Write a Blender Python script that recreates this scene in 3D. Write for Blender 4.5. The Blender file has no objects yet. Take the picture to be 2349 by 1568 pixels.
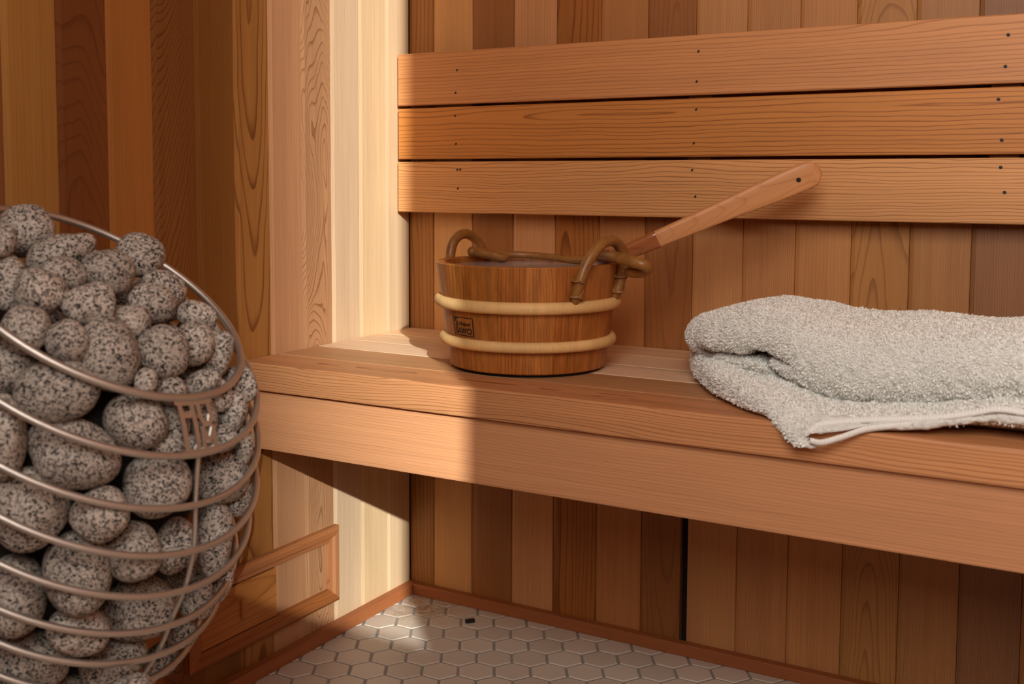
import bpy, bmesh, math, random
import numpy as np
from mathutils import Vector, Matrix, Quaternion

random.seed(7)
rng = np.random.default_rng(7)
scene = bpy.context.scene
COL = scene.collection

# ------------------------------------------------------------------ camera
W, HT = 2349.0, 1568.0
FPX, PPX, PPY = 2603.28, 1069.95, 613.31
CAM = np.array([1.18524, -1.75010, 0.78374])
RCAM = np.array([[0.8551, 0.5184, 0.0017], [0.0423, -0.0665, -0.9969], [-0.5167, 0.8525, -0.0788]])
u_, s_, vt_ = np.linalg.svd(RCAM); RCAM = u_ @ vt_
cam_data = bpy.data.cameras.new('camera')
cam = bpy.data.objects.new('camera', cam_data); COL.objects.link(cam)
cam_data.sensor_width = 36.0; cam_data.sensor_fit = 'HORIZONTAL'
cam_data.lens = FPX / W * 36.0
cam_data.shift_x = (W / 2 - PPX) / W
cam_data.shift_y = (PPY - HT / 2) / W
cam_data.clip_start = 0.02
m = Matrix.Identity(4)
for i in range(3):
    m[i][0] = RCAM[0][i]; m[i][1] = -RCAM[1][i]; m[i][2] = -RCAM[2][i]; m[i][3] = CAM[i]
cam.matrix_world = m
cam_data.dof.use_dof = True
cam_data.dof.focus_distance = 1.72
cam_data.dof.aperture_fstop = 6.3
scene.camera = cam

# ------------------------------------------------------------------ light and exposure
scene.view_settings.view_transform = 'Standard'
scene.view_settings.look = 'None'
scene.view_settings.gamma = 1.0
scene.view_settings.use_curve_mapping = False
scene.view_settings.exposure = 0.0
scene.cycles.use_denoising = True
scene.cycles.max_bounces = 10
scene.cycles.diffuse_bounces = 6
scene.cycles.caustics_reflective = False
scene.cycles.caustics_refractive = False

SKY = 11.4
world = bpy.data.worlds.new('world'); scene.world = world; world.use_nodes = True
bg = world.node_tree.nodes['Background']
bg.inputs['Color'].default_value = (1.0, 0.975, 0.93, 1); bg.inputs['Strength'].default_value = SKY

sun_dir = Vector((-0.676 * 0.930, 0.737 * 0.930, -0.366)).normalized()
sl = bpy.data.lights.new('sun', 'SUN'); sl.energy = 7.4; sl.angle = math.radians(0.56); sl.color = (0.93, 0.985, 0.97)
sun = bpy.data.objects.new('sun', sl); COL.objects.link(sun)
sun.rotation_euler = sun_dir.to_track_quat('-Z', 'Y').to_euler(); sun.location = (4, -5, 4)

# opening of the glazed front of the sauna (behind the camera); a portal guides the sky light through it
YF = -2.3; OX0, OX1, OZ0, OZ1 = 0.95, 2.138, 1.12, 2.50
pl = bpy.data.lights.new('door_opening_portal', 'AREA'); pl.shape = 'RECTANGLE'
pl.size = OX1 - OX0; pl.size_y = OZ1 - OZ0; pl.cycles.is_portal = True
po = bpy.data.objects.new('door_opening_portal', pl); COL.objects.link(po)
po.location = ((OX0 + OX1) / 2, YF + 0.01, (OZ0 + OZ1) / 2)
po.rotation_euler = Vector((0, 1, 0)).to_track_quat('-Z', 'Z').to_euler()

# ------------------------------------------------------------------ helpers
def lin(c):
    return tuple(((v / 255.0) / 12.92 if v / 255.0 <= 0.04045 else (((v / 255.0) + 0.055) / 1.055) ** 2.4) for v in c)

def proj(p):
    qv = RCAM @ (np.asarray(p, float) - CAM)
    return np.array([PPX + FPX * qv[0] / qv[2], PPY + FPX * qv[1] / qv[2]])

def ray(px, py):
    v = RCAM.T @ np.array([(px - PPX) / FPX, (py - PPY) / FPX, 1.0])
    return v / np.linalg.norm(v)

def on(px, py, axis, val):
    v = ray(px, py); return CAM + v * ((val - CAM[axis]) / v[axis])

def empty(name, loc=(0, 0, 0)):
    o = bpy.data.objects.new(name, None); COL.objects.link(o); o.location = loc
    o.empty_display_size = 0.05
    return o

def tag(o, label=None, cat=None, group=None, kind=None):
    if label: o['label'] = label
    if cat: o['category'] = cat
    if group: o['group'] = group
    if kind: o['kind'] = kind
    return o

def link(o, parent=None):
    COL.objects.link(o)
    if parent is not None:
        o.parent = parent
        o.matrix_parent_inverse = Matrix.Translation(parent.location).inverted() if parent.parent is None and parent.type == 'EMPTY' else world_of(parent).inverted()
    return o

def world_of(o):
    mm = o.matrix_basis.copy()
    if o.parent is not None:
        mm = world_of(o.parent) @ o.matrix_parent_inverse @ mm
    return mm

def mesh(name, verts, faces, mat, parent=None, smooth=False, mw=None):
    me = bpy.data.meshes.new(name)
    me.from_pydata([tuple(v) for v in verts], [], [tuple(f) for f in faces])
    if smooth: me.polygons.foreach_set('use_smooth', [True] * len(me.polygons))
    me.materials.append(mat); me.update()
    o = bpy.data.objects.new(name, me)
    if mw is not None: o.matrix_basis = mw
    return link(o, parent)

def from_data(name, me, parent=None, mw=None):
    o = bpy.data.objects.new(name, me)
    if mw is not None: o.matrix_basis = mw
    return link(o, parent)

def bm_mesh(name, bm, mat, smooth=False):
    me = bpy.data.meshes.new(name); bm.to_mesh(me); bm.free()
    if smooth: me.polygons.foreach_set('use_smooth', [True] * len(me.polygons))
    me.materials.append(mat); return me

def box_mesh(name, x0, x1, y0, y1, z0, z1, mat, bevel=0.0, seg=1):
    bm = bmesh.new()
    bmesh.ops.create_cube(bm, size=1)
    bmesh.ops.scale(bm, vec=(x1 - x0, y1 - y0, z1 - z0), verts=bm.verts)
    bmesh.ops.translate(bm, vec=((x0 + x1) / 2, (y0 + y1) / 2, (z0 + z1) / 2), verts=bm.verts)
    if bevel > 0:
        bmesh.ops.bevel(bm, geom=list(bm.edges), offset=bevel, segments=seg, affect='EDGES', profile=0.6)
    return bm_mesh(name, bm, mat)

def tube_geo(pts, rad, n=12, closed=False, cap=True, flat=1.0):
    """verts/faces of a round tube along pts (rad scalar or list)"""
    P = [np.array(p, float) for p in pts]; N = len(P)
    if np.isscalar(rad): rad = [rad] * N
    T = []
    for i in range(N):
        a = P[(i - 1) % N] if (closed or i > 0) else P[i]
        b = P[(i + 1) % N] if (closed or i < N - 1) else P[i]
        t = b - a; T.append(t / (np.linalg.norm(t) + 1e-12))
    ref = np.array([0, 0, 1.0]) if abs(T[0][2]) < 0.9 else np.array([1.0, 0, 0])
    nrm = ref - T[0] * ref.dot(T[0]); nrm /= np.linalg.norm(nrm)
    F = []
    for i in range(N):
        nrm = nrm - T[i] * nrm.dot(T[i]); nrm /= np.linalg.norm(nrm) + 1e-12
        F.append((nrm.copy(), np.cross(T[i], nrm)))
    if closed:   # remove accumulated twist
        a, b = F[0]; n2 = F[-1][0]
        ang = math.atan2(n2.dot(b), n2.dot(a))
        F2 = []
        for i in range(N):
            th = -ang * i / max(1, N - 1); c, s = math.cos(th), math.sin(th)
            F2.append((F[i][0] * c + F[i][1] * s, F[i][1] * c - F[i][0] * s))
        F = F2
    V, Q = [], []
    for i in range(N):
        for k in range(n):
            a = 2 * math.pi * k / n
            V.append(P[i] + rad[i] * (F[i][0] * math.cos(a) * flat + F[i][1] * math.sin(a)))
    for i in range(N if closed else N - 1):
        j = (i + 1) % N
        for k in range(n):
            l = (k + 1) % n
            Q.append((i * n + k, i * n + l, j * n + l, j * n + k))
    if cap and not closed:
        Q.append(tuple(range(n - 1, -1, -1))); Q.append(tuple((N - 1) * n + k for k in range(n)))
    return V, Q

def smooth_path(ctrl, n=40, closed=False):
    C = [np.array(c, float) for c in ctrl]; K = len(C); out = []
    segs = K if closed else K - 1
    for s in range(segs):
        p0 = C[(s - 1) % K] if (closed or s > 0) else 2 * C[0] - C[1]
        p1 = C[s]; p2 = C[(s + 1) % K]
        p3 = C[(s + 2) % K] if (closed or s + 2 < K) else 2 * C[-1] - C[-2]
        m_ = max(2, n // segs)
        for i in range(m_):
            t = i / m_
            out.append(0.5 * ((2 * p1) + (-p0 + p2) * t + (2 * p0 - 5 * p1 + 4 * p2 - p3) * t * t + (-p0 + 3 * p1 - 3 * p2 + p3) * t ** 3))
    if not closed: out.append(C[-1])
    return out

# ------------------------------------------------------------------ materials
def new_mat(name):
    mt = bpy.data.materials.new(name); mt.use_nodes = True
    nt = mt.node_tree; bs = nt.nodes['Principled BSDF']
    return mt, nt, bs

def nd(nt, typ, **kw):
    n = nt.nodes.new(typ)
    for k, v in kw.items(): setattr(n, k, v)
    return n

def mth(nt, op, a, b=None, clamp=False):
    n = nd(nt, 'ShaderNodeMath', operation=op); n.use_clamp = clamp
    for i, v in enumerate((a, b)):
        if v is None: continue
        if isinstance(v, (int, float)): n.inputs[i].default_value = v
        else: nt.links.new(v, n.inputs[i])
    return n.outputs[0]

def noise(nt, vec, scale, detail=2.0, rough=0.5, dist=0.0):
    n = nd(nt, 'ShaderNodeTexNoise'); n.inputs['Scale'].default_value = scale
    n.inputs['Detail'].default_value = detail; n.inputs['Roughness'].default_value = rough
    n.inputs['Distortion'].default_value = dist
    nt.links.new(vec, n.inputs['Vector']); return n.outputs['Fac']

def vscale(nt, vec, s):
    n = nd(nt, 'ShaderNodeVectorMath', operation='MULTIPLY'); nt.links.new(vec, n.inputs[0]); n.inputs[1].default_value = s
    return n.outputs[0]

def make_wood(name, rough=0.5, spec=0.35, dark=(0.42, 0.30, 0.20), bump=0.12, fibre=0.10, streak=0.30):
    """Solid wood cut out of a trunk: ring distance from a trunk axis that each board carries itself.
    local x = across the board, y = depth, z = along the grain."""
    mt, nt, bs = new_mat(name); L = nt.links.new
    tc = nd(nt, 'ShaderNodeTexCoord')
    at_c = nd(nt, 'ShaderNodeAttribute', attribute_type='OBJECT', attribute_name='wood')
    at_g = nd(nt, 'ShaderNodeAttribute', attribute_type='OBJECT', attribute_name='grain')   # a0, d0, tilt
    at_r = nd(nt, 'ShaderNodeAttribute', attribute_type='OBJECT', attribute_name='ring')    # freq, strength, warp
    at_s = nd(nt, 'ShaderNodeAttribute', attribute_type='OBJECT', attribute_name='seed')
    off = nd(nt, 'ShaderNodeCombineXYZ'); L(at_s.outputs['Fac'], off.inputs[0]); L(at_s.outputs['Fac'], off.inputs[2])
    ad = nd(nt, 'ShaderNodeVectorMath', operation='ADD'); L(tc.outputs['Object'], ad.inputs[0]); L(off.outputs[0], ad.inputs[1])
    P = ad.outputs[0]
    sp = nd(nt, 'ShaderNodeSeparateXYZ'); L(tc.outputs['Object'], sp.inputs[0])
    sg = nd(nt, 'ShaderNodeSeparateXYZ'); L(at_g.outputs['Vector'], sg.inputs[0])
    sr = nd(nt, 'ShaderNodeSeparateXYZ'); L(at_r.outputs['Vector'], sr.inputs[0])
    # warps
    w1 = mth(nt, 'SUBTRACT', noise(nt, vscale(nt, P, (9, 9, 2.2)), 1.0, 1.5), 0.5)
    w2 = mth(nt, 'SUBTRACT', noise(nt, vscale(nt, P, (60, 60, 11)), 1.0, 1.0), 0.5)
    w1 = mth(nt, 'MULTIPLY', w1, mth(nt, 'MULTIPLY', sr.outputs[2], 0.055))
    w2 = mth(nt, 'MULTIPLY', w2, mth(nt, 'MULTIPLY', sr.outputs[2], 0.0065))
    A = mth(nt, 'ADD', mth(nt, 'SUBTRACT', sp.outputs[0], sg.outputs[0]), w2)
    D = mth(nt, 'ADD', mth(nt, 'ADD', sg.outputs[1], mth(nt, 'MULTIPLY', sp.outputs[2], sg.outputs[2])), mth(nt, 'SUBTRACT', w1, sp.outputs[1]))
    Rr = mth(nt, 'SQRT', mth(nt, 'ADD', mth(nt, 'MULTIPLY', A, A), mth(nt, 'MULTIPLY', D, D)))
    ring = mth(nt, 'MULTIPLY', Rr, sr.outputs[0])
    # uneven ring widths
    rv = nd(nt, 'ShaderNodeCombineXYZ'); L(mth(nt, 'MULTIPLY', ring, 0.35), rv.inputs[0]); L(at_s.outputs['Fac'], rv.inputs[1])
    rn = noise(nt, rv.outputs[0], 1.0, 1.0)
    ring = mth(nt, 'ADD', ring, mth(nt, 'MULTIPLY', rn, 1.4))
    fr = mth(nt, 'FRACT', ring)
    mr = nd(nt, 'ShaderNodeMapRange', interpolation_type='SMOOTHSTEP'); L(fr, mr.inputs[0])
    mr.inputs[1].default_value = 0.52; mr.inputs[2].default_value = 0.95
    mr2 = nd(nt, 'ShaderNodeMapRange', interpolation_type='SMOOTHSTEP'); L(fr, mr2.inputs[0])
    mr2.inputs[1].default_value = 0.95; mr2.inputs[2].default_value = 1.0; mr2.inputs[3].default_value = 1.0; mr2.inputs[4].default_value = 0.0
    late = mth(nt, 'MULTIPLY', mth(nt, 'POWER', mr.outputs[0], 2.6), mr2.outputs[0])
    amp = noise(nt, vscale(nt, P, (40, 40, 5)), 1.0, 1.0)
    late = mth(nt, 'MULTIPLY', mth(nt, 'MULTIPLY', late, sr.outputs[1]), mth(nt, 'ADD', mth(nt, 'MULTIPLY', amp, 0.9), 0.5), clamp=True)
    fib = mth(nt, 'SUBTRACT', noise(nt, vscale(nt, P, (520, 520, 9)), 1.0, 2.0), 0.5)
    fib2 = mth(nt, 'SUBTRACT', noise(nt, vscale(nt, P, (110, 110, 2.2)), 1.0, 2.0), 0.5)
    big = mth(nt, 'SUBTRACT', noise(nt, vscale(nt, P, (14, 14, 1.1)), 1.0, 2.0), 0.5)
    val = mth(nt, 'ADD', 1.0, mth(nt, 'ADD', mth(nt, 'MULTIPLY', fib, fibre * 2.6), mth(nt, 'ADD', mth(nt, 'MULTIPLY', fib2, streak), mth(nt, 'MULTIPLY', big, 0.42))))
    sc = nd(nt, 'ShaderNodeVectorMath', operation='SCALE'); L(at_c.outputs['Vector'], sc.inputs[0]); L(val, sc.inputs['Scale'])
    dk = nd(nt, 'ShaderNodeVectorMath', operation='MULTIPLY'); L(sc.outputs[0], dk.inputs[0]); dk.inputs[1].default_value = dark
    mx = nd(nt, 'ShaderNodeMix', data_type='RGBA'); L(late, mx.inputs[0]); L(sc.outputs[0], mx.inputs[6]); L(dk.outputs[0], mx.inputs[7])
    L(mx.outputs[2], bs.inputs['Base Color'])
    bs.inputs['Roughness'].default_value = rough
    bs.inputs['Specular IOR Level'].default_value = spec
    bp = nd(nt, 'ShaderNodeBump'); bp.inputs['Strength'].default_value = bump; bp.inputs['Distance'].default_value = 0.0006
    L(mth(nt, 'SUBTRACT', mth(nt, 'MULTIPLY', fib, 0.8), late), bp.inputs['Height']); L(bp.outputs[0], bs.inputs['Normal'])
    return mt

M_WOOD = make_wood('cedar_boards')
M_STAVE = make_wood('bucket_wood', rough=0.42, spec=0.4, dark=(0.45, 0.32, 0.22), bump=0.08, streak=1.25, fibre=0.16)
M_PALE = make_wood('pale_hoop_wood', rough=0.55, spec=0.3, dark=(0.85, 0.78, 0.68), bump=0.05)
M_LADLE = make_wood('ladle_wood', rough=0.45, spec=0.4, dark=(0.72, 0.6, 0.5), bump=0.05)

def plain(name, col, rough=0.6, metal=0.0, spec=0.4):
    mt, nt, bs = new_mat(name)
    bs.inputs['Base Color'].default_value = (*col, 1); bs.inputs['Roughness'].default_value = rough
    bs.inputs['Metallic'].default_value = metal; bs.inputs['Specular IOR Level'].default_value = spec
    return mt, nt, bs

M_DARK = plain('dark_backing', (0.010, 0.006, 0.004), 0.9)[0]
M_NAIL = plain('nail_hole', (0.012, 0.006, 0.004), 0.6)[0]
M_INK = plain('burnt_brand_ink', (0.012, 0.008, 0.008), 0.7)[0]
M_CHIP = plain('black_chip', (0.012, 0.012, 0.012), 0.5)[0]
M_ROOM = plain('room_cedar', lin((178, 112, 66)), 0.6)[0]
M_GROUND = plain('outdoor_paving', (0.30, 0.28, 0.25), 0.9)[0]
M_BLOCKER = plain('sun_blocker_grey', (0.45, 0.42, 0.38), 0.9)[0]  # only for the block added outside to cut the sun

# steel wire
M_STEEL, nt, bs = plain('brushed_steel', (0.60, 0.55, 0.49), 0.5, 1.0)
tc = nd(nt, 'ShaderNodeTexCoord')
rr = nd(nt, 'ShaderNodeMapRange'); nt.links.new(noise(nt, tc.outputs['Object'], 260, 2), rr.inputs[0])
rr.inputs[3].default_value = 0.44; rr.inputs[4].default_value = 0.58
nt.links.new(rr.outputs[0], bs.inputs['Roughness'])

# speckled granite
def make_granite():
    mt, nt, bs = new_mat('speckled_granite'); L = nt.links.new
    tc = nd(nt, 'ShaderNodeTexCoord'); oi = nd(nt, 'ShaderNodeObjectInfo')
    off = nd(nt, 'ShaderNodeVectorMath', operation='ADD'); L(tc.outputs['Object'], off.inputs[0])
    cx = nd(nt, 'ShaderNodeCombineXYZ'); r10 = mth(nt, 'MULTIPLY', oi.outputs['Random'], 17.0)
    L(r10, cx.inputs[0]); L(r10, cx.inputs[1]); L(cx.outputs[0], off.inputs[1]); P = off.outputs[0]
    v = nd(nt, 'ShaderNodeTexVoronoi'); v.inputs['Scale'].default_value = 560; v.inputs['Randomness'].default_value = 1
    dv = nd(nt, 'ShaderNodeVectorMath', operation='ADD'); L(P, dv.inputs[0])
    nz = nd(nt, 'ShaderNodeTexNoise'); nz.inputs['Scale'].default_value = 420; nz.inputs['Detail'].default_value = 2; L(P, nz.inputs['Vector'])
    nv = nd(nt, 'ShaderNodeVectorMath', operation='SCALE'); L(nz.outputs['Color'], nv.inputs[0]); nv.inputs['Scale'].default_value = 0.0016
    L(nv.outputs[0], dv.inputs[1]); L(dv.outputs[0], v.inputs['Vector'])
    sep = nd(nt, 'ShaderNodeSeparateColor'); L(v.outputs['Color'], sep.inputs[0])
    ramp = nd(nt, 'ShaderNodeValToRGB'); cr = ramp.color_ramp; cr.interpolation = 'LINEAR'
    cr.elements[0].position = 0.0; cr.elements[0].color = (0.012, 0.011, 0.011, 1)
    cr.elements[1].position = 1.0; cr.elements[1].color = (0.54, 0.46, 0.39, 1)
    for p_, c_ in ((0.12, (0.018, 0.016, 0.015, 1)), (0.19, (0.14, 0.118, 0.10, 1)), (0.36, (0.28, 0.235, 0.195, 1)), (0.48, (0.39, 0.33, 0.275, 1)), (0.85, (0.47, 0.40, 0.335, 1))):
        e = cr.elements.new(p_); e.color = c_
    L(sep.outputs[0], ramp.inputs[0])
    v2 = nd(nt, 'ShaderNodeTexVoronoi'); v2.inputs['Scale'].default_value = 360; L(dv.outputs[0], v2.inputs['Vector'])
    s2 = nd(nt, 'ShaderNodeSeparateColor'); L(v2.outputs['Color'], s2.inputs[0])
    blk = nd(nt, 'ShaderNodeMapRange'); L(s2.outputs[1], blk.inputs[0]); blk.inputs[1].default_value = 0.10; blk.inputs[2].default_value = 0.15
    blk.inputs[3].default_value = 0.35; blk.inputs[4].default_value = 1.0
    big = mth(nt, 'ADD', 0.72, mth(nt, 'MULTIPLY', noise(nt, P, 28, 2), 0.55))
    tone = mth(nt, 'ADD', 0.85, mth(nt, 'MULTIPLY', oi.outputs['Random'], 0.30))
    sc = nd(nt, 'ShaderNodeVectorMath', operation='SCALE'); L(ramp.outputs[0], sc.inputs[0])
    L(mth(nt, 'MULTIPLY', mth(nt, 'MULTIPLY', big, tone), blk.outputs[0]), sc.inputs['Scale'])
    L(sc.outputs[0], bs.inputs['Base Color']); bs.inputs['Roughness'].default_value = 0.72
    bs.inputs['Specular IOR Level'].default_value = 0.3
    bp = nd(nt, 'ShaderNodeBump'); bp.inputs['Strength'].default_value = 0.25; bp.inputs['Distance'].default_value = 0.0008
    L(noise(nt, P, 500, 2), bp.inputs['Height']); L(bp.outputs[0], bs.inputs['Normal'])
    return mt
M_STONE = make_granite()

# floor tiles
M_TILE, nt, bs = plain('porcelain_tile', (0.58, 0.475, 0.375), 0.42, 0.0, 0.4)
tc = nd(nt, 'ShaderNodeTexCoord'); geo = nd(nt, 'ShaderNodeNewGeometry'); oi = nd(nt, 'ShaderNodeObjectInfo')
# rusty water stain in the room corner (its own shape)
dist = nd(nt, 'ShaderNodeVectorMath', operation='DISTANCE'); nt.links.new(geo.outputs['Position'], dist.inputs[0]); dist.inputs[1].default_value = (0.07, -0.055, 0)
st = nd(nt, 'ShaderNodeMapRange'); nt.links.new(dist.outputs['Value'], st.inputs[0]); st.inputs[1].default_value = 0.02; st.inputs[2].default_value = 0.11
st.inputs[3].default_value = 1.0; st.inputs[4].default_value = 0.0
sm = mth(nt, 'MULTIPLY', st.outputs[0], mth(nt, 'MULTIPLY', mth(nt, 'SUBTRACT', noise(nt, geo.outputs['Position'], 55, 4, 0.65, 1.2), 0.40), 4.0, clamp=True))
spk = nd(nt, 'ShaderNodeMapRange'); nt.links.new(noise(nt, geo.outputs['Position'], 190, 2), spk.inputs[0]); spk.inputs[1].default_value = 0.70; spk.inputs[2].default_value = 0.78
sm2 = mth(nt, 'MAXIMUM', mth(nt, 'MULTIPLY', sm, 0.85), mth(nt, 'MULTIPLY', spk.outputs[0], 0.35))
mx = nd(nt, 'ShaderNodeMix', data_type='RGBA'); nt.links.new(sm2, mx.inputs[0]); mx.inputs[7].default_value = (0.26, 0.13, 0.05, 1)
tone = nd(nt, 'ShaderNodeVectorMath', operation='SCALE'); tone.inputs[0].default_value = (0.58, 0.475, 0.375)
nt.links.new(mth(nt, 'ADD', 0.92, mth(nt, 'MULTIPLY', oi.outputs['Random'], 0.14)), tone.inputs['Scale'])
nt.links.new(tone.outputs[0], mx.inputs[6]); nt.links.new(mx.outputs[2], bs.inputs['Base Color'])
M_GROUT, nt, bs = plain('grout', (0.30, 0.27, 0.24), 0.9)
tc = nd(nt, 'ShaderNodeTexCoord')
mx = nd(nt, 'ShaderNodeMix', data_type='RGBA'); nt.links.new(noise(nt, tc.outputs['Object'], 30, 3), mx.inputs[0])
mx.inputs[6].default_value = (0.20, 0.17, 0.14, 1); mx.inputs[7].default_value = (0.34, 0.31, 0.28, 1); nt.links.new(mx.outputs[2], bs.inputs['Base Color'])

# terry cloth
M_TOWEL, nt, bs = plain('terry_cloth', (0.84, 0.83, 0.765), 0.95, 0.0, 0.1)
tc = nd(nt, 'ShaderNodeTexCoord')
tn = noise(nt, tc.outputs['Object'], 210, 3, 0.6); tn2 = noise(nt, tc.outputs['Object'], 900, 2, 0.6)
bp = nd(nt, 'ShaderNodeBump'); bp.inputs['Strength'].default_value = 0.9; bp.inputs['Distance'].default_value = 0.005
nt.links.new(mth(nt, 'ADD', tn, mth(nt, 'MULTIPLY', tn2, 0.35)), bp.inputs['Height']); nt.links.new(bp.outputs[0], bs.inputs['Normal'])
bs.inputs['Sheen Weight'].default_value = 0.25
M_PILE = plain('terry_pile', (0.90, 0.885, 0.83), 0.95, 0.0, 0.1)[0]
M_HEM, nt, bs = plain('towel_hem', (0.82, 0.80, 0.74), 0.9, 0.0, 0.15)
tc = nd(nt, 'ShaderNodeTexCoord')
wv = nd(nt, 'ShaderNodeTexWave'); wv.inputs['Scale'].default_value = 90; wv.inputs['Distortion'].default_value = 1.0; nt.links.new(tc.outputs['Object'], wv.inputs['Vector'])
bp = nd(nt, 'ShaderNodeBump'); bp.inputs['Strength'].default_value = 0.5; bp.inputs['Distance'].default_value = 0.001
nt.links.new(wv.outputs['Fac'], bp.inputs['Height']); nt.links.new(bp.outputs[0], bs.inputs['Normal'])

# rattan
M_RATTAN, nt, bs = plain('rattan', (0.27, 0.105, 0.022), 0.38, 0.0, 0.45)
tc = nd(nt, 'ShaderNodeTexCoord')
mx = nd(nt, 'ShaderNodeMix', data_type='RGBA'); nt.links.new(noise(nt, tc.outputs['Object'], 70, 4, 0.6, 0.6), mx.inputs[0])
mx.inputs[6].default_value = (0.12, 0.038, 0.006, 1); mx.inputs[7].default_value = (0.42, 0.19, 0.045, 1); nt.links.new(mx.outputs[2], bs.inputs['Base Color'])
M_CANE = plain('cane_binding', (0.30, 0.14, 0.045), 0.4, 0.0, 0.45)[0]
# water
M_WATER, nt, bs = plain('water', (0.42, 0.39, 0.39), 0.12, 0.0, 0.6)
tc = nd(nt, 'ShaderNodeTexCoord')
bp = nd(nt, 'ShaderNodeBump'); bp.inputs['Strength'].default_value = 0.05; bp.inputs['Distance'].default_value = 0.002
nt.links.new(noise(nt, tc.outputs['Object'], 30, 2), bp.inputs['Height']); nt.links.new(bp.outputs[0], bs.inputs['Normal'])

GAIN = 1.0
def wood(o, rgb, kind='vert', strength=0.6, seed=None, gain=1.0, freq=None, a0=None, d0=None, tilt=None, warp=1.0):
    c = lin(rgb); o['wood'] = [c[0] * gain * GAIN, c[1] * gain * GAIN * 1.10, c[2] * gain * GAIN * 1.12]
    if kind == 'vert':   g, r = [random.uniform(0.35, 0.6) * random.choice((-1, 1)), random.uniform(0.05, 0.2), 0.0], [random.uniform(260, 420), strength, warp]
    elif kind == 'cath': g, r = [random.uniform(-0.012, 0.012), random.uniform(0.02, 0.04), random.choice((-1, 1)) * random.uniform(0.04, 0.07)], [random.uniform(130, 180), strength, warp]
    elif kind == 'half': g, r = [random.choice((-1, 1)) * random.uniform(0.03, 0.05), random.uniform(0.015, 0.03), random.choice((-1, 1)) * random.uniform(0.02, 0.05)], [random.uniform(150, 220), strength, warp]
    else:                g, r = [0.8, 0.1, 0.0], [random.uniform(150, 260), strength * 0.4, warp]
    if a0 is not None: g[0] = a0
    if d0 is not None: g[1] = d0
    if tilt is not None: g[2] = tilt
    if freq is not None: r[0] = freq
    o['grain'] = g; o['ring'] = r; o['seed'] = float(seed if seed is not None else random.uniform(0, 40))
    return o

# ------------------------------------------------------------------ room shell
ZC = 2.52; XR = 2.40
H = 0.5046
# local frame of a vertical left-wall board: x_local -> world +y?  (seen from the room, left edge = -y)
ML = Matrix(((0, -1, 0, 0), (1, 0, 0, 0), (0, 0, 1, 0), (0, 0, 0, 1)))    # local x -> +y, local y(depth) -> -x
MB = Matrix.Identity(4)                                                  # back wall: local x -> +x, local y(depth) -> +y

def board_mesh(name, w, length, mat, bev=0.009, dep=0.0022, gap=0.0007, thick=0.012):
    """tongue-and-groove wall board, front at y=0, left edge eased by a wide shallow bevel"""
    x0, x1 = -w / 2 + gap / 2, w / 2 - gap / 2
    prof = [(x0, thick), (x0, dep), (x0 + bev, 0.0), (x1 - 0.0012, 0.0), (x1, 0.0012), (x1, thick)]
    V = []; n = len(prof)
    for z in (0, length):
        V += [(px, py, z) for px, py in prof]
    F = [(i, (i + 1) % n, (i + 1) % n + n, i + n) for i in range(n)]
    F = [tuple(f) for f in F] + [tuple(range(n - 1, -1, -1)), tuple(range(n, 2 * n))]
    return V, F

wall_left = tag(mesh('wall_left', *(lambda a: (a[0], a[1]))(([(-0.03, -2.3, 0), (-0.012, -2.3, 0), (-0.012, 0.012, 0), (-0.03, 0.012, 0), (-0.03, -2.3, ZC), (-0.012, -2.3, ZC), (-0.012, 0.012, ZC), (-0.03, 0.012, ZC)],
    [(0, 3, 2, 1), (4, 5, 6, 7), (0, 1, 5, 4), (1, 2, 6, 5), (2, 3, 7, 6), (3, 0, 4, 7)])), M_DARK), kind='structure')
wall_back = tag(mesh('wall_back', [(-0.03, 0.012, 0), (XR, 0.012, 0), (XR, 0.03, 0), (-0.03, 0.03, 0), (-0.03, 0.012, ZC), (XR, 0.012, ZC), (XR, 0.03, ZC), (-0.03, 0.03, ZC)],
    [(0, 3, 2, 1), (4, 5, 6, 7), (0, 1, 5, 4), (1, 2, 6, 5), (2, 3, 7, 6), (3, 0, 4, 7)], M_DARK), kind='structure')

# edge y of left boards, with colour and cut
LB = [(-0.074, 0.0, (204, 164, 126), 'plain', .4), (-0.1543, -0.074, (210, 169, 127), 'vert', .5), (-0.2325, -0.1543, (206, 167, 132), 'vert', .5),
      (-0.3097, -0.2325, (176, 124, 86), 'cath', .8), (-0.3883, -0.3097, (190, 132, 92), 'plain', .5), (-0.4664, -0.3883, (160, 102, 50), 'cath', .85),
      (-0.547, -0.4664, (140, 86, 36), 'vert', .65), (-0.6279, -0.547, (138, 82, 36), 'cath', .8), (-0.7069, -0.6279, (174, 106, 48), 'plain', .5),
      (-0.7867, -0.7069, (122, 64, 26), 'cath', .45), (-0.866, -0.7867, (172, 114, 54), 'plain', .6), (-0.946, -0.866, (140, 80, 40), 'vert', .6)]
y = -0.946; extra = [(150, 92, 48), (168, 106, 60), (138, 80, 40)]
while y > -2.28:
    LB.append((max(y - 0.0795, -2.29), y, random.choice(extra), random.choice(('vert', 'cath', 'plain')), .6)); y -= 0.0795
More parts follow.
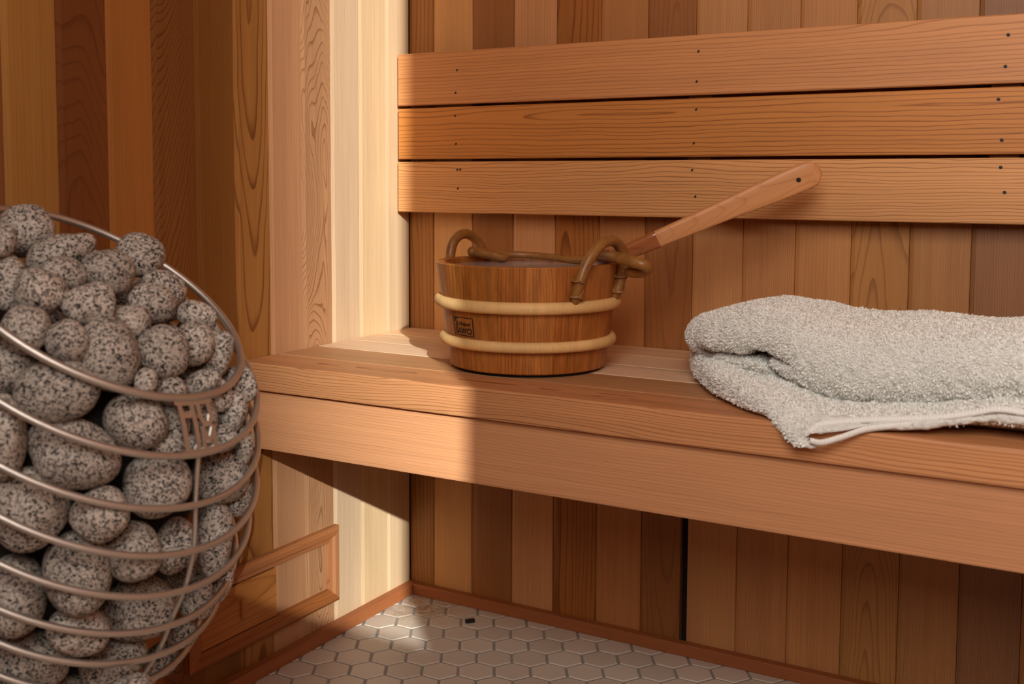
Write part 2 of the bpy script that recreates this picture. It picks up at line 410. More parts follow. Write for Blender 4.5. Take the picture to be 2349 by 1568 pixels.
for i, (ya, yb, c, k, s) in enumerate(LB):
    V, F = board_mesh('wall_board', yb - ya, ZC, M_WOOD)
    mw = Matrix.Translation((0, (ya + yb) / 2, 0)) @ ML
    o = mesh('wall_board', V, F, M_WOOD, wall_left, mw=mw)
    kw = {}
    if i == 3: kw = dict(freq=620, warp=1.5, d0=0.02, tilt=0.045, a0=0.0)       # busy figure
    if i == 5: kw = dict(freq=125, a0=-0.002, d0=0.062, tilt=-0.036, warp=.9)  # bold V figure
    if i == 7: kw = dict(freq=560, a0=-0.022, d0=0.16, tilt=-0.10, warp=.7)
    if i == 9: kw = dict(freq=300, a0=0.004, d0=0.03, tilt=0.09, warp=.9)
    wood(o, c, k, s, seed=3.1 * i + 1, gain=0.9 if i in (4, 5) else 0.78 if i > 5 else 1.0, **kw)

RB = [(0.0, 0.0539, (160, 102, 50), 'half', .75), (0.0539, 0.1365, (200, 140, 86), 'plain', .5), (0.1365, 0.2201, (150, 90, 44), 'vert', .6),
      (0.2201, 0.3028, (192, 130, 84), 'plain', .6), (0.3028, 0.3856, (156, 90, 36), 'half', .8), (0.3856, 0.4686, (172, 108, 60), 'plain', .6),
      (0.4686, 0.5504, (148, 88, 44), 'cath', .4), (0.5504, 0.633, (182, 122, 74), 'plain', .6), (0.633, 0.715, (180, 118, 70), 'vert', .6),
      (0.715, 0.7979, (178, 116, 66), 'plain', .6), (0.7979, 0.8809, (166, 108, 56), 'cath', .55), (0.8809, 0.964, (160, 104, 58), 'vert', .6),
      (0.964, 1.047, (132, 84, 50), 'vert', .6)]
x = 1.047
while x < XR - 0.01:
    RB.append((x, min(x + 0.0828, XR), random.choice([(160, 102, 56), (176, 116, 66), (146, 90, 46)]), random.choice(('vert', 'cath', 'plain')), .6)); x += 0.0828
low_col = {4: (138, 76, 30), 5: (124, 66, 30), 6: (138, 80, 36), 10: (134, 78, 38), 12: (116, 66, 38)}
for i, (xa, xb, c, k, s) in enumerate(RB):
    parts = [(xa, xb, 0.0, ZC, c)]
    if i == 6: parts = [(xa, xb, 0.44, ZC, c), (xa, 0.5385, 0.0, 0.44, (140, 82, 38))]     # lower length is narrower: open joint beside it
    for (a, b, z0, z1, cc) in parts:
        V, F = board_mesh('wall_board', b - a, z1 - z0, M_WOOD, bev=0.006 if i not in (2,) else 0.013, dep=0.0018)
        o = mesh('wall_board', V, F, M_WOOD, wall_back, mw=Matrix.Translation(((a + b) / 2, 0, z0)))
        kw = {}
        if i == 0: kw = dict(freq=150, a0=-0.05, d0=0.02, tilt=0.02)
        if i == 4: kw = dict(freq=135, a0=-0.03, d0=0.012, tilt=0.03)
        if i == 10: kw = dict(freq=260, a0=0.0, d0=0.02, tilt=0.08, warp=1.1)
        wood(o, cc, k, s, seed=2.7 * i + 5, **kw)

# remaining shell: ceiling, right wall, front wall with the wide glazed opening, ground outside; plus an unseen block added to cut the sun
def slab(name, x0, x1, y0, y1, z0, z1, mat):
    return tag(from_data(name, box_mesh(name, x0, x1, y0, y1, z0, z1, mat)), kind='structure')
slab('ceiling', -0.03, XR + 0.03, YF - 0.06, 0.03, ZC, ZC + 0.03, M_ROOM)
slab('wall_right', XR, XR + 0.03, YF - 0.06, 0.03, 0, ZC, M_ROOM)
bm = bmesh.new()
for (a, b, c, d) in ((-0.03, OX0, 0, ZC), (OX1, XR + 0.03, 0, ZC), (OX0, OX1, 0, OZ0), (OX0, OX1, OZ1, ZC)):
    r_ = bmesh.ops.create_cube(bm, size=1)['verts']
    bmesh.ops.scale(bm, vec=(b - a, 0.05, d - c), verts=r_)
    bmesh.ops.translate(bm, vec=((a + b) / 2, YF - 0.025, (c + d) / 2), verts=r_)
tag(from_data('wall_front', bm_mesh('wall_front', bm, M_ROOM)), kind='structure')
slab('ground_outside', -14, 44, -48, YF - 0.05, -0.12, -0.08, M_GROUND)
# unseen block added far outside so its edge softly cuts the low sun
hp = np.array([0.0, -0.28]) + 36.0 * np.array([0.676, -0.737])
hx, hy = hp
perp = np.array([0.737, 0.676])
V = []
for z in (-0.1, 22.0):
    for a, b in ((0, 0), (-12.0, 0), (-12.0, 5.0), (0, 5.0)):
        p_ = hp + a * perp + b * np.array([0.676, -0.737]); V.append((p_[0], p_[1], z))
tag(mesh('sun_blocker', V, [(3, 2, 1, 0), (4, 5, 6, 7), (0, 1, 5, 4), (1, 2, 6, 5), (2, 3, 7, 6), (3, 0, 4, 7)], M_BLOCKER), kind='structure')

# floor: grout bed + hexagonal tiles
floor = tag(from_data('floor', box_mesh('floor', -0.03, XR + 0.03, YF - 0.06, 0.03, -0.03, -0.0016, M_GROUT)), kind='structure')
PIT = 0.0577; RT = PIT / 2 - 0.0021
def hex_geo(cx, cy, off=0):
    V, F = [], []
    for (r, z) in ((RT, -0.004), (RT, -0.0012), (RT - 0.0014, 0.0)):
        R_ = r / math.cos(math.pi / 6)
        for k in range(6):
            a = math.pi / 3 * k; V.append((cx + R_ * math.cos(a), cy + R_ * math.sin(a), z))
    for l in (0, 1):
        for k in range(6):
            F.append((off + l * 6 + k, off + l * 6 + (k + 1) % 6, off + (l + 1) * 6 + (k + 1) % 6, off + (l + 1) * 6 + k))
    F.append(tuple(off + 12 + k for k in range(6)))
    return V, F
hv, hf = hex_geo(0, 0)
me_tile = bpy.data.meshes.new('tile'); me_tile.from_pydata(hv, [], hf); me_tile.materials.append(M_TILE)
restV, restF = [], []
for i in range(-4, 46):
    for j in range(-42, 5):
        cx = 0.1403 + 0.04997 * i; cy = -0.1545 + PIT * j + (PIT / 2 if i % 2 else 0)
        if cx < -0.02 or cx > XR or cy > 0.02 or cy < YF: continue
        p_ = proj((cx, cy, 0)); depth = (RCAM @ (np.array([cx, cy, 0]) - CAM))[2]
        vis = depth > 0.3 and 440 < p_[0] < 2100 and 1340 < p_[1] < 1640
        if vis:
            from_data('tile', me_tile, floor, Matrix.Translation((cx, cy, 0)))
        else:
            v_, f_ = hex_geo(cx, cy, len(restV)); restV += v_; restF += f_
tag(mesh('tile_field', restV, restF, M_TILE, floor), kind='stuff')

# baseboards
TB, HB = 0.018, 0.0205
def strip(name, x0, x1, y0, y1, z0, z1, rgb, along, kind='vert'):
    """box whose local z runs along the given world axis"""
    cx, cy, cz = (x0 + x1) / 2, (y0 + y1) / 2, (z0 + z1) / 2
    if along == 'x':
        mw = Matrix(((0, 0, 1, cx), (0, 1, 0, cy), (1, 0, 0, cz), (0, 0, 0, 1))); s = (z1 - z0, y1 - y0, x1 - x0)
    elif along == 'y':
        mw = Matrix(((0, -1, 0, cx), (0, 0, 1, cy), (1, 0, 0, cz), (0, 0, 0, 1))); s = (z1 - z0, x1 - x0, y1 - y0)
    else:
        mw = Matrix(((1, 0, 0, cx), (0, 1, 0, cy), (0, 0, 1, cz), (0, 0, 0, 1))); s = (x1 - x0, y1 - y0, z1 - z0)
    return mw, s

def plank(name, x0, x1, y0, y1, z0, z1, along, rgb, kind, strength=.6, parent=None, bevel=0.0015, mat=None, seg=1, **kw):
    mw, s = strip(name, x0, x1, y0, y1, z0, z1, rgb, along)
    if mw.determinant() < 0:
        mw = mw @ Matrix.Diagonal((-1, 1, 1, 1))
    me = box_mesh(name, -s[0] / 2, s[0] / 2, -s[1] / 2, s[1] / 2, -s[2] / 2, s[2] / 2, mat or M_WOOD, bevel, seg)
    o = from_data(name, me, parent, mw)
    wood(o, rgb, kind, strength, **kw)
    return o

tag(plank('baseboard_left', 0, TB, -2.29, 0.0, 0, HB, 'y', (158, 88, 48), 'plain', .5, bevel=0.0012), kind='structure')
tag(plank('baseboard_back', TB, XR, -TB, 0.0, 0, HB, 'x', (152, 84, 46), 'plain', .5, bevel=0.0012), kind='structure')
bpy.data.objects['baseboard_left']['kind'] = 'structure'

# ------------------------------------------------------------------ bench
bench = tag(empty('sauna_bench', (0.9, -0.23, 0)), 'long cedar sauna bench with slatted seat running along the back wall', 'bench')
YE = [0.0, -0.0940, -0.1864, -0.2748, -0.3755, -0.4645]
BC = [(218, 170, 130), (218, 173, 136), (220, 177, 142), (178, 124, 82), (192, 127, 82)]
for i in range(5):
    y1 = YE[i] - (0.0008 if i else 0.0005); y0 = YE[i + 1] + (0.0012 if i < 4 else 0)
    kw = dict(freq=360, a0=0.05, d0=0.01, tilt=0.006, warp=0.7) if i == 4 else {}
    plank('seat_board', 0.001, XR - 0.002, y0, y1, H - 0.0415, H, 'x', BC[i], 'half' if i in (3, 4) else 'plain', .45 if i < 4 else .85, bench, bevel=0.0025 if i < 4 else 0.003, seg=2, **kw)
plank('apron', 0.001, XR - 0.002, -0.4546, -0.4346, 0.3707, 0.4629, 'x', (196, 132, 90), 'vert', .34, bench, bevel=0.003, seg=2, freq=240, a0=0.3, d0=0.05, tilt=0.003)
for xx in (0.9, 1.75):
    plank('bearer', xx - 0.019, xx + 0.019, -0.434, -0.002, 0.385, 0.4625, 'y', (160, 104, 58), 'vert', .4, bench)
plank('cleat', 0.0005, 0.02, -0.434, -0.002, 0.42, 0.4625, 'y', (160, 104, 58), 'vert', .4, bench)

# ------------------------------------------------------------------ backrest
backrest = tag(empty('bench_backrest', (0.9, -0.045, 0.72)), 'three wide horizontal cedar backrest boards fixed above the bench', 'backrest')
NAILS = [[(0.132, .971), (0.129, .932), (0.571, .979), (0.569, .933), (1.006, .977), (1.004, .935)],
         [(0.128, .892), (0.130, .843), (0.569, .890), (0.566, .838), (0.997, .891), (1.003, .836)],
         [(0.133, .798), (0.139, .798), (0.134, .765), (0.564, .796), (0.570, .755), (1.003, .799), (1.009, .765)]]
bm = bmesh.new(); bmesh.ops.create_cone(bm, segments=10, radius1=0.0021, radius2=0.0021, depth=0.0012, cap_ends=True)
bmesh.ops.rotate(bm, cent=(0, 0, 0), matrix=Matrix.Rotation(math.pi / 2, 3, 'X'), verts=bm.verts)
me_nail = bm_mesh('nail', bm, M_NAIL)
for i, (z0, z1, c, kw) in enumerate(((0.9125, 1.0047, (196, 128, 78), dict(freq=170, a0=-0.055, d0=0.012, tilt=0.012, warp=.8)),
                                     (0.8170, 0.9075, (190, 118, 56), dict(freq=150, a0=-0.024, d0=-0.004, tilt=0.014, warp=1.0)),
                                     (0.7218, 0.8120, (204, 140, 86), dict(freq=210, a0=-0.075, d0=0.02, tilt=0.01, warp=1.3)))):
    b = plank('backrest_board', 0.0055 + (0.001 if i == 1 else 0), XR - 0.004, -0.045, -0.026, z0, z1, 'x', c, 'half', .85 if i else .6, backrest, bevel=0.0015, **kw)
    for (nx, nz) in NAILS[i]:
        sx = 0.75 if nx < .9 else 1.2
        from_data('nail', me_nail, b, Matrix.Translation((nx, -0.0451, nz)) @ Matrix.Rotation(0.6, 4, 'Y') @ Matrix.Diagonal((sx, 1, 1.1, 1)))
for xx in (0.132, 0.568, 1.004, 1.44, 1.88):
    plank('batten', xx - 0.019, xx + 0.019, -0.0258, -0.0002, 0.735, 0.99, 'z', (150, 96, 52), 'vert', .4, backrest)

# ------------------------------------------------------------------ vent with sliding cover on the left wall
vent = tag(empty('wall_vent', (0, -0.41, 0.12)), 'low cedar wall vent frame with a half open sliding cover', 'vent')
VC = (170, 100, 54)
def moulding(name, y0, y1, z0, z1, along, rgb, inner):
    """mitred frame moulding with a stepped inner edge; inner = direction of the opening (+1/-1) across"""
    o = plank(name, 0.0003, 0.013, y0, y1, z0, z1, along, rgb, 'vert', .6, vent, bevel=0.0028, seg=2, freq=420)
    return o
def mitre(name, pts, rgb, along):
    """frame member as a mitred prism: outer edge low, step up to a ridge, slope to the inner edge. pts = outerA, outerB, innerB, innerA in (y,z)"""
    oa, ob, ib, ia = [np.array(p) for p in pts]
    prof = [(0.0, 0.0), (0.0, 0.009), (0.25, 0.0135), (0.6, 0.0125), (0.72, 0.0085), (1.0, 0.0075), (1.0, 0.0)]
    V = []
    for (A, B) in ((oa, ia), (ob, ib)):
        for t, hh in prof:
            p_ = A + (B - A) * t; V.append((hh + 0.0003, p_[0], p_[1]))
    n = len(prof)
    F = [(i, (i + 1) % n, n + (i + 1) % n, n + i) for i in range(n)] + [tuple(range(n - 1, -1, -1)), tuple(range(n, 2 * n))]
    # local frame: local z along the member
    c = (oa + ob + ia + ib) / 4
    mw = (Matrix(((0, -1, 0, 0), (0, 0, 1, c[0]), (1, 0, 0, c[1]), (0, 0, 0, 1))) if along == 'y' else Matrix(((0, -1, 0, 0), (1, 0, 0, c[0]), (0, 0, 1, c[1]), (0, 0, 0, 1))))
    if mw.determinant() < 0: mw = mw @ Matrix.Diagonal((-1, 1, 1, 1))
    inv = mw.inverted(); V = [inv @ Vector(v) for v in V]
    me = bpy.data.meshes.new(name); me.from_pydata([tuple(v) for v in V], [], F); me.materials.append(M_WOOD)
    bm = bmesh.new(); bm.from_mesh(me); bmesh.ops.recalc_face_normals(bm, faces=bm.faces); bm.to_mesh(me); bm.free()
    o = from_data(name, me, vent, mw); wood(o, rgb, 'vert', .6, freq=420); return o
Yo0, Yo1, Zo0, Zo1 = -0.586, -0.231, 0.058, 0.190; fw = 0.0245
mitre('frame_rail', [(Yo0, Zo1), (Yo1, Zo1), (Yo1 - fw, Zo1 - fw), (Yo0 + fw, Zo1 - fw)], (172, 104, 60), 'y')
mitre('frame_rail', [(Yo0, Zo0), (Yo1, Zo0), (Yo1 - fw, Zo0 + fw), (Yo0 + fw, Zo0 + fw)], (158, 90, 44), 'y')
mitre('frame_stile', [(Yo0, Zo0), (Yo0, Zo1), (Yo0 + fw, Zo1 - fw), (Yo0 + fw, Zo0 + fw)], (164, 96, 46), 'z')
mitre('frame_stile', [(Yo1, Zo0), (Yo1, Zo1), (Yo1 - fw, Zo1 - fw), (Yo1 - fw, Zo0 + fw)], (168, 106, 66), 'z')
cover = plank('sliding_cover', 0.0005, 0.0072, Yo0 + fw + 0.001, -0.391, Zo0 + fw + 0.001, Zo1 - fw - 0.004, 'y', (176, 108, 50), 'cath', .5, vent, bevel=0.001, freq=120, a0=-0.02, d0=0.01, tilt=0.08)
pc = on(546, 1392, 0, 0.0)
plank('finger_pull', 0.0072, 0.0135, pc[1] - 0.0035, pc[1] + 0.0035, pc[2] - 0.0165, pc[2] + 0.0165, 'z', (168, 98, 48), 'vert', .5, cover, bevel=0.0012)

# ------------------------------------------------------------------ sauna heater: egg of tilted steel hoops
TH = math.radians(35.0); PH = math.radians(-3.8); YC = -0.9347; WIRE = 0.0037
RINGS = [(0.2409, 0.6562, 0.1592), (0.2322, 0.6159, 0.1851), (0.2139, 0.5726, 0.2009), (0.2100, 0.5258, 0.2015), (0.1977, 0.4831, 0.2015),
         (0.1763, 0.4418, 0.2015), (0.1662, 0.4006, 0.1914), (0.1522, 0.3539, 0.1743), (0.1370, 0.3100, 0.1500), (0.1230, 0.2720, 0.1150), (0.1110, 0.2430, 0.0700)]
UV = np.array([math.cos(TH), 0, -math.sin(TH)]); NV = np.array([math.sin(TH), 0, math.cos(TH)])
def VV(i): 
    p_ = math.radians(-5.8) if i == 0 else PH
    return np.array([0, math.cos(p_), math.sin(p_)])
heater = tag(empty('sauna_heater', (0.13, YC, 0.0)), 'egg shaped wall mounted sauna heater of steel wire hoops filled with stones', 'heater')
def ring_pt(i, a, extra=0.0):
    xc, zc, r = RINGS[i]
    return np.array([xc, YC, zc]) + (r + extra) * (math.cos(a) * UV + math.sin(a) * VV(i))
for i in range(len(RINGS)):
    pts = [ring_pt(i, 2 * math.pi * k / 96) for k in range(96)]
    V, F = tube_geo(pts, WIRE * (1.12 if i == 0 else 1.0), 10, closed=True)
    mesh('hoop', V, F, M_STEEL, heater, True)
def spine(a, i0=0, i1=None, extra=-0.0062, rad=0.0026):
    i1 = len(RINGS) if i1 is None else i1
    ctrl = [ring_pt(i, a, extra) for i in range(i0, i1)]
    V, F = tube_geo(smooth_path(ctrl, 60), rad, 8)
    mesh('spine', V, F, M_STEEL, heater, True)
spine(0.0, 1)
for a in (1.12, -1.65, 2.2, -2.4, math.pi): spine(a)
# bottom dish, wall bracket and leg-less mount
xb, zb, rb = RINGS[-1]
V = [np.array([xb, YC, zb]) - NV * 0.004]; V += [ring_pt(len(RINGS) - 1, 2 * math.pi * k / 32) for k in range(32)]
V += [v - NV * 0.004 for v in V[1:]] + [V[0] - NV * 0.012]
F = [(0, 1 + (k + 1) % 32, 1 + k) for k in range(32)] + [(1 + k, 1 + (k + 1) % 32, 33 + (k + 1) % 32, 33 + k) for k in range(32)] + [(65, 33 + k, 33 + (k + 1) % 32) for k in range(32)]
mesh('base_dish', V, F, M_STEEL, heater, True)
o = from_data('wall_bracket', box_mesh('wall_bracket', 0.0005, 0.008, YC - 0.05, YC + 0.05, 0.30, 0.46, M_STEEL, 0.001), heater)

# black liner added behind the stones so gaps read as deep shade
V, F = [], []
sc_l = 0.72
for i in range(1, len(RINGS) - 1):
    for k in range(32): 
        xc, zc, r = RINGS[i]; a = 2 * math.pi * k / 32
        V.append(np.array([xc - 0.012, YC, zc]) + r * sc_l * (math.cos(a) * UV + math.sin(a) * VV(i)) - NV * 0.01)
nl = len(RINGS) - 2
for l in range(nl - 1): F += [(l * 32 + k, l * 32 + (k + 1) % 32, (l + 1) * 32 + (k + 1) % 32, (l + 1) * 32 + k) for k in range(32)]
F += [tuple(range(31, -1, -1)), tuple((nl - 1) * 32 + k for k in range(32))]
mesh('shade_liner', V, F, M_DARK, heater, True)

# cut-out name plate between the two upper hoops: H U over U M
def plate_pt(s, t, out=0.0):
    """s = arc metres from the front spine (+ towards the bench), t = 0 at the top hoop .. 1 at the second hoop"""
    r = RINGS[0][2] * (1 - t) + RINGS[1][2] * t
    a = s / r
    p0 = ring_pt(0, a, out); p1 = ring_pt(1, a, out)
    bulge = 0.004 * math.sin(math.pi * t)
    rad = (p0 * (1 - t) + p1 * t) - np.array([RINGS[0][0], YC, RINGS[0][1]])
    c = p0 * (1 - t) + p1 * t
    d_ = math.cos(a) * UV + math.sin(a) * VV(1)
    return c + d_ * bulge
def stroke(poly, wdt):
    """stroke polyline in plate coords -> list of quads"""
    out = []
    for (a, b) in zip(poly[:-1], poly[1:]):
        a = np.array(a, float); b = np.array(b, float); d_ = b - a; L_ = np.linalg.norm(d_); d_ /= L_
        n_ = np.array([-d_[1], d_[0]]) * wdt / 2; a2 = a - d_ * wdt * 0.35; b2 = b + d_ * wdt * 0.35
        K = max(1, int(L_ / 0.006))
        for k in range(K):
            p_ = a2 + (b2 - a2) * k / K; q_ = a2 + (b2 - a2) * (k + 1) / K
            out.append([p_ + n_, q_ + n_, q_ - n_, p_ - n_])
    return out
PW, PHH = 0.0465, 0.062   # plate width, developed height
def letters():
    cw, ch, sw = PW / 2, PHH / 2, 0.0052
    S = []
    def cell(ix, iy, polys):
        for poly in polys:
            S.append([(ix * cw + u * cw, iy * ch + v * ch) for u, v in poly])
    Hs = [[(.16, .0), (.16, 1.)], [(.80, .0), (.80, 1.)], [(.16, .52), (.80, .52)]]
    Us = [[(.16, .0), (.16, .62), (.32, .88), (.62, .88), (.80, .62), (.80, .0)]]
    Ms = [[(.16, 1.), (.16, .05), (.48, .55), (.80, .05), (.80, 1.)]]
    cell(0, 0, Hs); cell(1, 0, Us); cell(0, 1, Us); cell(1, 1, Ms)
    S.append([(0, 0.004), (PW, 0.004)]); S.append([(0, PHH - 0.004), (PW, PHH - 0.004)])
    return [q for poly in S for q in stroke(poly, sw)]
V, F = [], []
for quad in letters():
    b0 = len(V)
    for out in (0.0012, -0.0012):
        for (s, t) in quad:
            s2 = s - PW * 0.50; p_ = plate_pt(s2, min(1, max(0, t / PHH)))
            V.append(p_ + (math.cos(s2 / .17) * UV + math.sin(s2 / .17) * VV(1)) * out)
    F += [(b0, b0 + 1, b0 + 2, b0 + 3), (b0 + 7, b0 + 6, b0 + 5, b0 + 4)] + [(b0 + k, b0 + 4 + k, b0 + 4 + (k + 1) % 4, b0 + (k + 1) % 4) for k in range(4)]
npl = mesh('name_plate', V, F, M_STEEL, heater); npl['label'] = 'cut-out steel letters HUUM between the two top hoops'

# ------------------------------------------------------------------ stones (px centre x, y, width, height, tilt deg, depth nudge)
ST = [(66, 527, 124, 118, 0), (4, 552, 60, 80, 0), (132, 577, 158, 88, -18), (142, 628, 100, 82, 10), (249, 626, 128, 108, 22), (320, 590, 120, 104, 25),
      (16, 646, 90, 122, 0), (90, 673, 118, 114, 30), (208, 698, 122, 100, 0), (378, 662, 106, 80, 20), (346, 692, 124, 98, 12), (64, 754, 106, 118, 20),
      (155, 786, 92, 98, 0), (288, 742, 112, 92, 0), (258, 812, 132, 164, -22), (376, 803, 112, 124, 0), (442, 788, 98, 108, 20), (452, 725, 86, 70, 22),
      (500, 811, 64, 108, 18), (462, 876, 90, 60, -22), (388, 894, 78, 68, 0), (336, 874, 48, 62, 0), (12, 842, 124, 116, 0), (134, 900, 178, 138, 0),
      (311, 968, 128, 134, -25), (400, 964, 66, 104, -15), (6, 1000, 106, 194, 0), (169, 1038, 216, 150, 14), (358, 1119, 152, 148, 0), (500, 1082, 142, 138, -15),
      (388, 1024, 76, 56, 0), (506, 1004, 84, 62, 0), (558, 1020, 46, 84, 0), (440, 1018, 64, 52, 0), (498, 906, 60, 70, 0), (546, 884, 76, 90, 0), (532, 946, 68, 92, 0), (462, 956, 84, 104, 0), (546, 1140, 66, 106, 15), (492, 1238, 86, 160, 8),
      (402, 1254, 98, 124, 0), (306, 1263, 126, 136, 0), (230, 1180, 130, 122, -25), (60, 1170, 180, 192, 0), (175, 1306, 150, 182, 0), (36, 1362, 142, 204, 0),
      (180, 1443, 134, 116, 0), (326, 1390, 176, 148, -12), (76, 1512, 172, 128, 10), (262, 1516, 158, 104, -15), (452, 1376, 74, 92, 20), (508, 1338, 50, 92, 20),
      (420, 1450, 74, 70, -30), (372, 1512, 90, 72, -35), (150, 1590, 150, 90, 0), (300, 1590, 110, 70, -20), (20, 1610, 120, 90, 0),
      (-110, 600, 140, 130, 0), (-100, 740, 150, 130, 0), (-110, 900, 130, 140, 0), (-115, 1060, 140, 150, 0), (-120, 1230, 140, 150, 0), (-110, 1400, 140, 150, 0), (-80, 1550, 150, 140, 0)]
HC = np.array([RINGS[0][0], YC, RINGS[0][1]])
rh = [(np.array([x, YC, z]) - HC) for x, z, r in RINGS]
hs = np.array([v @ NV for v in rh][::-1]); as_ = np.array([v @ UV for v in rh][::-1]); rs = np.array([r for _, _, r in RINGS][::-1])
def inside(p, pad):
    """inside the stone pile: egg below the rim, a dome heaped above it"""
    v = p - HC; h = v @ NV; a = v @ UV; b = v[1]
    if h <= 0:
        r = np.interp(h, hs, rs) - pad; ac = np.interp(h, hs, as_)
        return (a - ac) ** 2 + b * b < r * r and h > hs[0]
    r0 = RINGS[0][2] - 0.004
    rho2 = (a * a + b * b) / (r0 * r0)
    return rho2 < 1 and h < 0.075 * math.sqrt(1 - rho2) * (1 - 0.35 * a / r0)
stones = []
for (px, py, w, h, ang) in ST:
    dv = ray(px, py); t = 0.75; hit = None
    while t < 1.9:
        if inside(CAM + dv * t, 0.006): hit = t; break
        t += 0.002
    if hit is None:   # grazing the heap or the side: closest approach to the egg axis
        best = min(np.arange(0.8, 1.8, 0.005), key=lambda tt: np.linalg.norm((CAM + dv * tt) - (HC - NV * 0.08)))
        hit = best - 0.02
    dep = hit * (dv @ RCAM[2])
    sx = w / 2 * dep / FPX * 1.03; sy = h / 2 * dep / FPX * 1.03; sz = 0.5 * (sx + sy) * random.uniform(0.8, 0.95)
    stones.append(dict(px=px, py=py, ray=dv, t=hit + sz * 0.92, s=np.array([sx, sy, sz]), ang=math.radians(ang), hit=hit))
def axes(s):
    f = s['ray']; r = np.cross(f, np.array([0, 0, 1.0])); r /= np.linalg.norm(r); d_ = np.cross(f, r)
    c, n = math.cos(s['ang']), math.sin(s['ang'])
    return np.array([r * c + d_ * n, -r * n + d_ * c, f])     # rows: image-x (tilted), image-y down, depth
for s in stones: s['ax'] = axes(s)
def radius(s, d_): 
    l = s['ax'] @ d_; return 1.0 / np.linalg.norm(l / s['s'])
for it in range(60):
    mv = 0
    for i in range(len(stones)):
        for j in range(i + 1, len(stones)):
            a, b = stones[i], stones[j]
            pa, pb = CAM + a['ray'] * a['t'], CAM + b['ray'] * b['t']; v = pb - pa; L_ = np.linalg.norm(v)
            if L_ > 0.2: continue
            ov = radius(a, v / L_) + radius(b, v / L_) - L_ - 0.001
            if ov > 0:
                far = b if b['t'] > a['t'] else a
                if far['t'] - far['hit'] < 0.10: far['t'] += min(0.004, ov * 0.6); mv += 1
    if not mv: break
hp_pts = np.array([ring_pt(i, 2 * math.pi * k / 72) for i in range(10) for k in range(72)] + [p_ for i in range(1) for p_ in smooth_path([ring_pt(j, 0.0, -0.0062) for j in range(1, 10)], 80)])
for s in stones:      # keep every stone clear of the wire
    for it in range(45):
        c = CAM + s['ray'] * s['t']; l = (hp_pts - c) @ s['ax'].T / (s['s'] * 1.06 + 0.0042)
        if (l * l).sum(1).min() >= 1.0: break
        s['t'] += 0.002
def pebble(scale, sd):
    bm = bmesh.new(); bmesh.ops.create_icosphere(bm, subdivisions=4, radius=1.0)
    r_ = np.random.default_rng(sd); ks = r_.normal(size=(7, 3)) * np.array([[1.0], [1.0], [1.4], [1.4], [1.9], [2.2], [2.6]]); ph = r_.uniform(0, 6.28, 7); am = np.array([.06, .05, .04, .035, .022, .016, .012])
    for v in bm.verts:
        p_ = np.array(v.co); f = 1 + float((am * np.sin(ks @ p_ * 1.3 + ph)).sum())
        # squarish pebble section
        q_ = np.sign(p_) * np.abs(p_) ** 0.92; q_ = q_ / (np.linalg.norm(q_) ** 0.6)
        v.co = Vector(q_ * f * 1.03 * scale)
    return bm_mesh('sauna_stone', bm, M_STONE, True)
ORD = ['leftmost', 'second from the left', 'third from the left', 'fourth from the left', 'fifth from the left', 'sixth from the left', 'seventh from the left', 'eighth from the left', 'ninth from the left', 'tenth from the left', 'eleventh from the left', 'twelfth from the left']
HOOP = ['top', 'second', 'third', 'fourth', 'fifth', 'sixth', 'seventh', 'eighth', 'ninth', 'tenth', 'lowest']
zones = {}
for k, s in enumerate(stones):
    c = CAM + s['ray'] * s['t']; A = s['ax']
    v = c - HC; h = v @ NV
    o = from_data('sauna_stone', pebble(s['s'], 100 + k), None, Matrix(((A[0][0], A[1][0], A[2][0], c[0]), (A[0][1], A[1][1], A[2][1], c[1]), (A[0][2], A[1][2], A[2][2], c[2]), (0, 0, 0, 1))))
    # zone in the picture: which two hoops the stone is seen between, at its column
    if s['px'] < -30:
        tag(o, 'speckled granite stone in the heater hidden past the edge of the picture', 'stone', 'stones in the sauna heater'); continue
    lev = []
    for i in range(8):
        P = np.array([proj(ring_pt(i, a)) for a in np.linspace(-1.9, 1.9, 120)])
        P = P[np.argsort(P[:, 0])]
        front = P
        lev.append(np.interp(min(s['px'], 560), *map(np.array, zip(*sorted([(x_, y_) for x_, y_ in P if True])))))
    z = 0
    for i in range(8):
        if s['py'] > lev[i]: z = i + 1
    zones.setdefault(z, []).append((s['px'], s['py'], o, s))
for z, lst in zones.items():
    lst.sort(key=lambda e: e[0])
    if z == 0:
        lst.sort(key=lambda e: e[1])
        for r0 in range(0, len(lst), 6):
            row = sorted(lst[r0:r0 + 6], key=lambda e: e[0]); rn = r0 // 6
            for n_, (px, py, o, s) in enumerate(row):
                rown = ['topmost', 'second', 'third', 'fourth', 'fifth'][min(rn, 4)]
                tag(o, 'speckled granite stone heaped above the heater rim, %s row, %s' % (rown, ORD[n_]), 'stone', 'stones in the sauna heater')
    else:
        for n_, (px, py, o, s) in enumerate(lst):
            nxt = HOOP[z] if z < 8 else 'next'
            tag(o, 'speckled granite stone behind the %s and %s heater hoops, %s' % (HOOP[z - 1], nxt, ORD[min(n_, 11)]), 'stone', 'stones in the sauna heater')
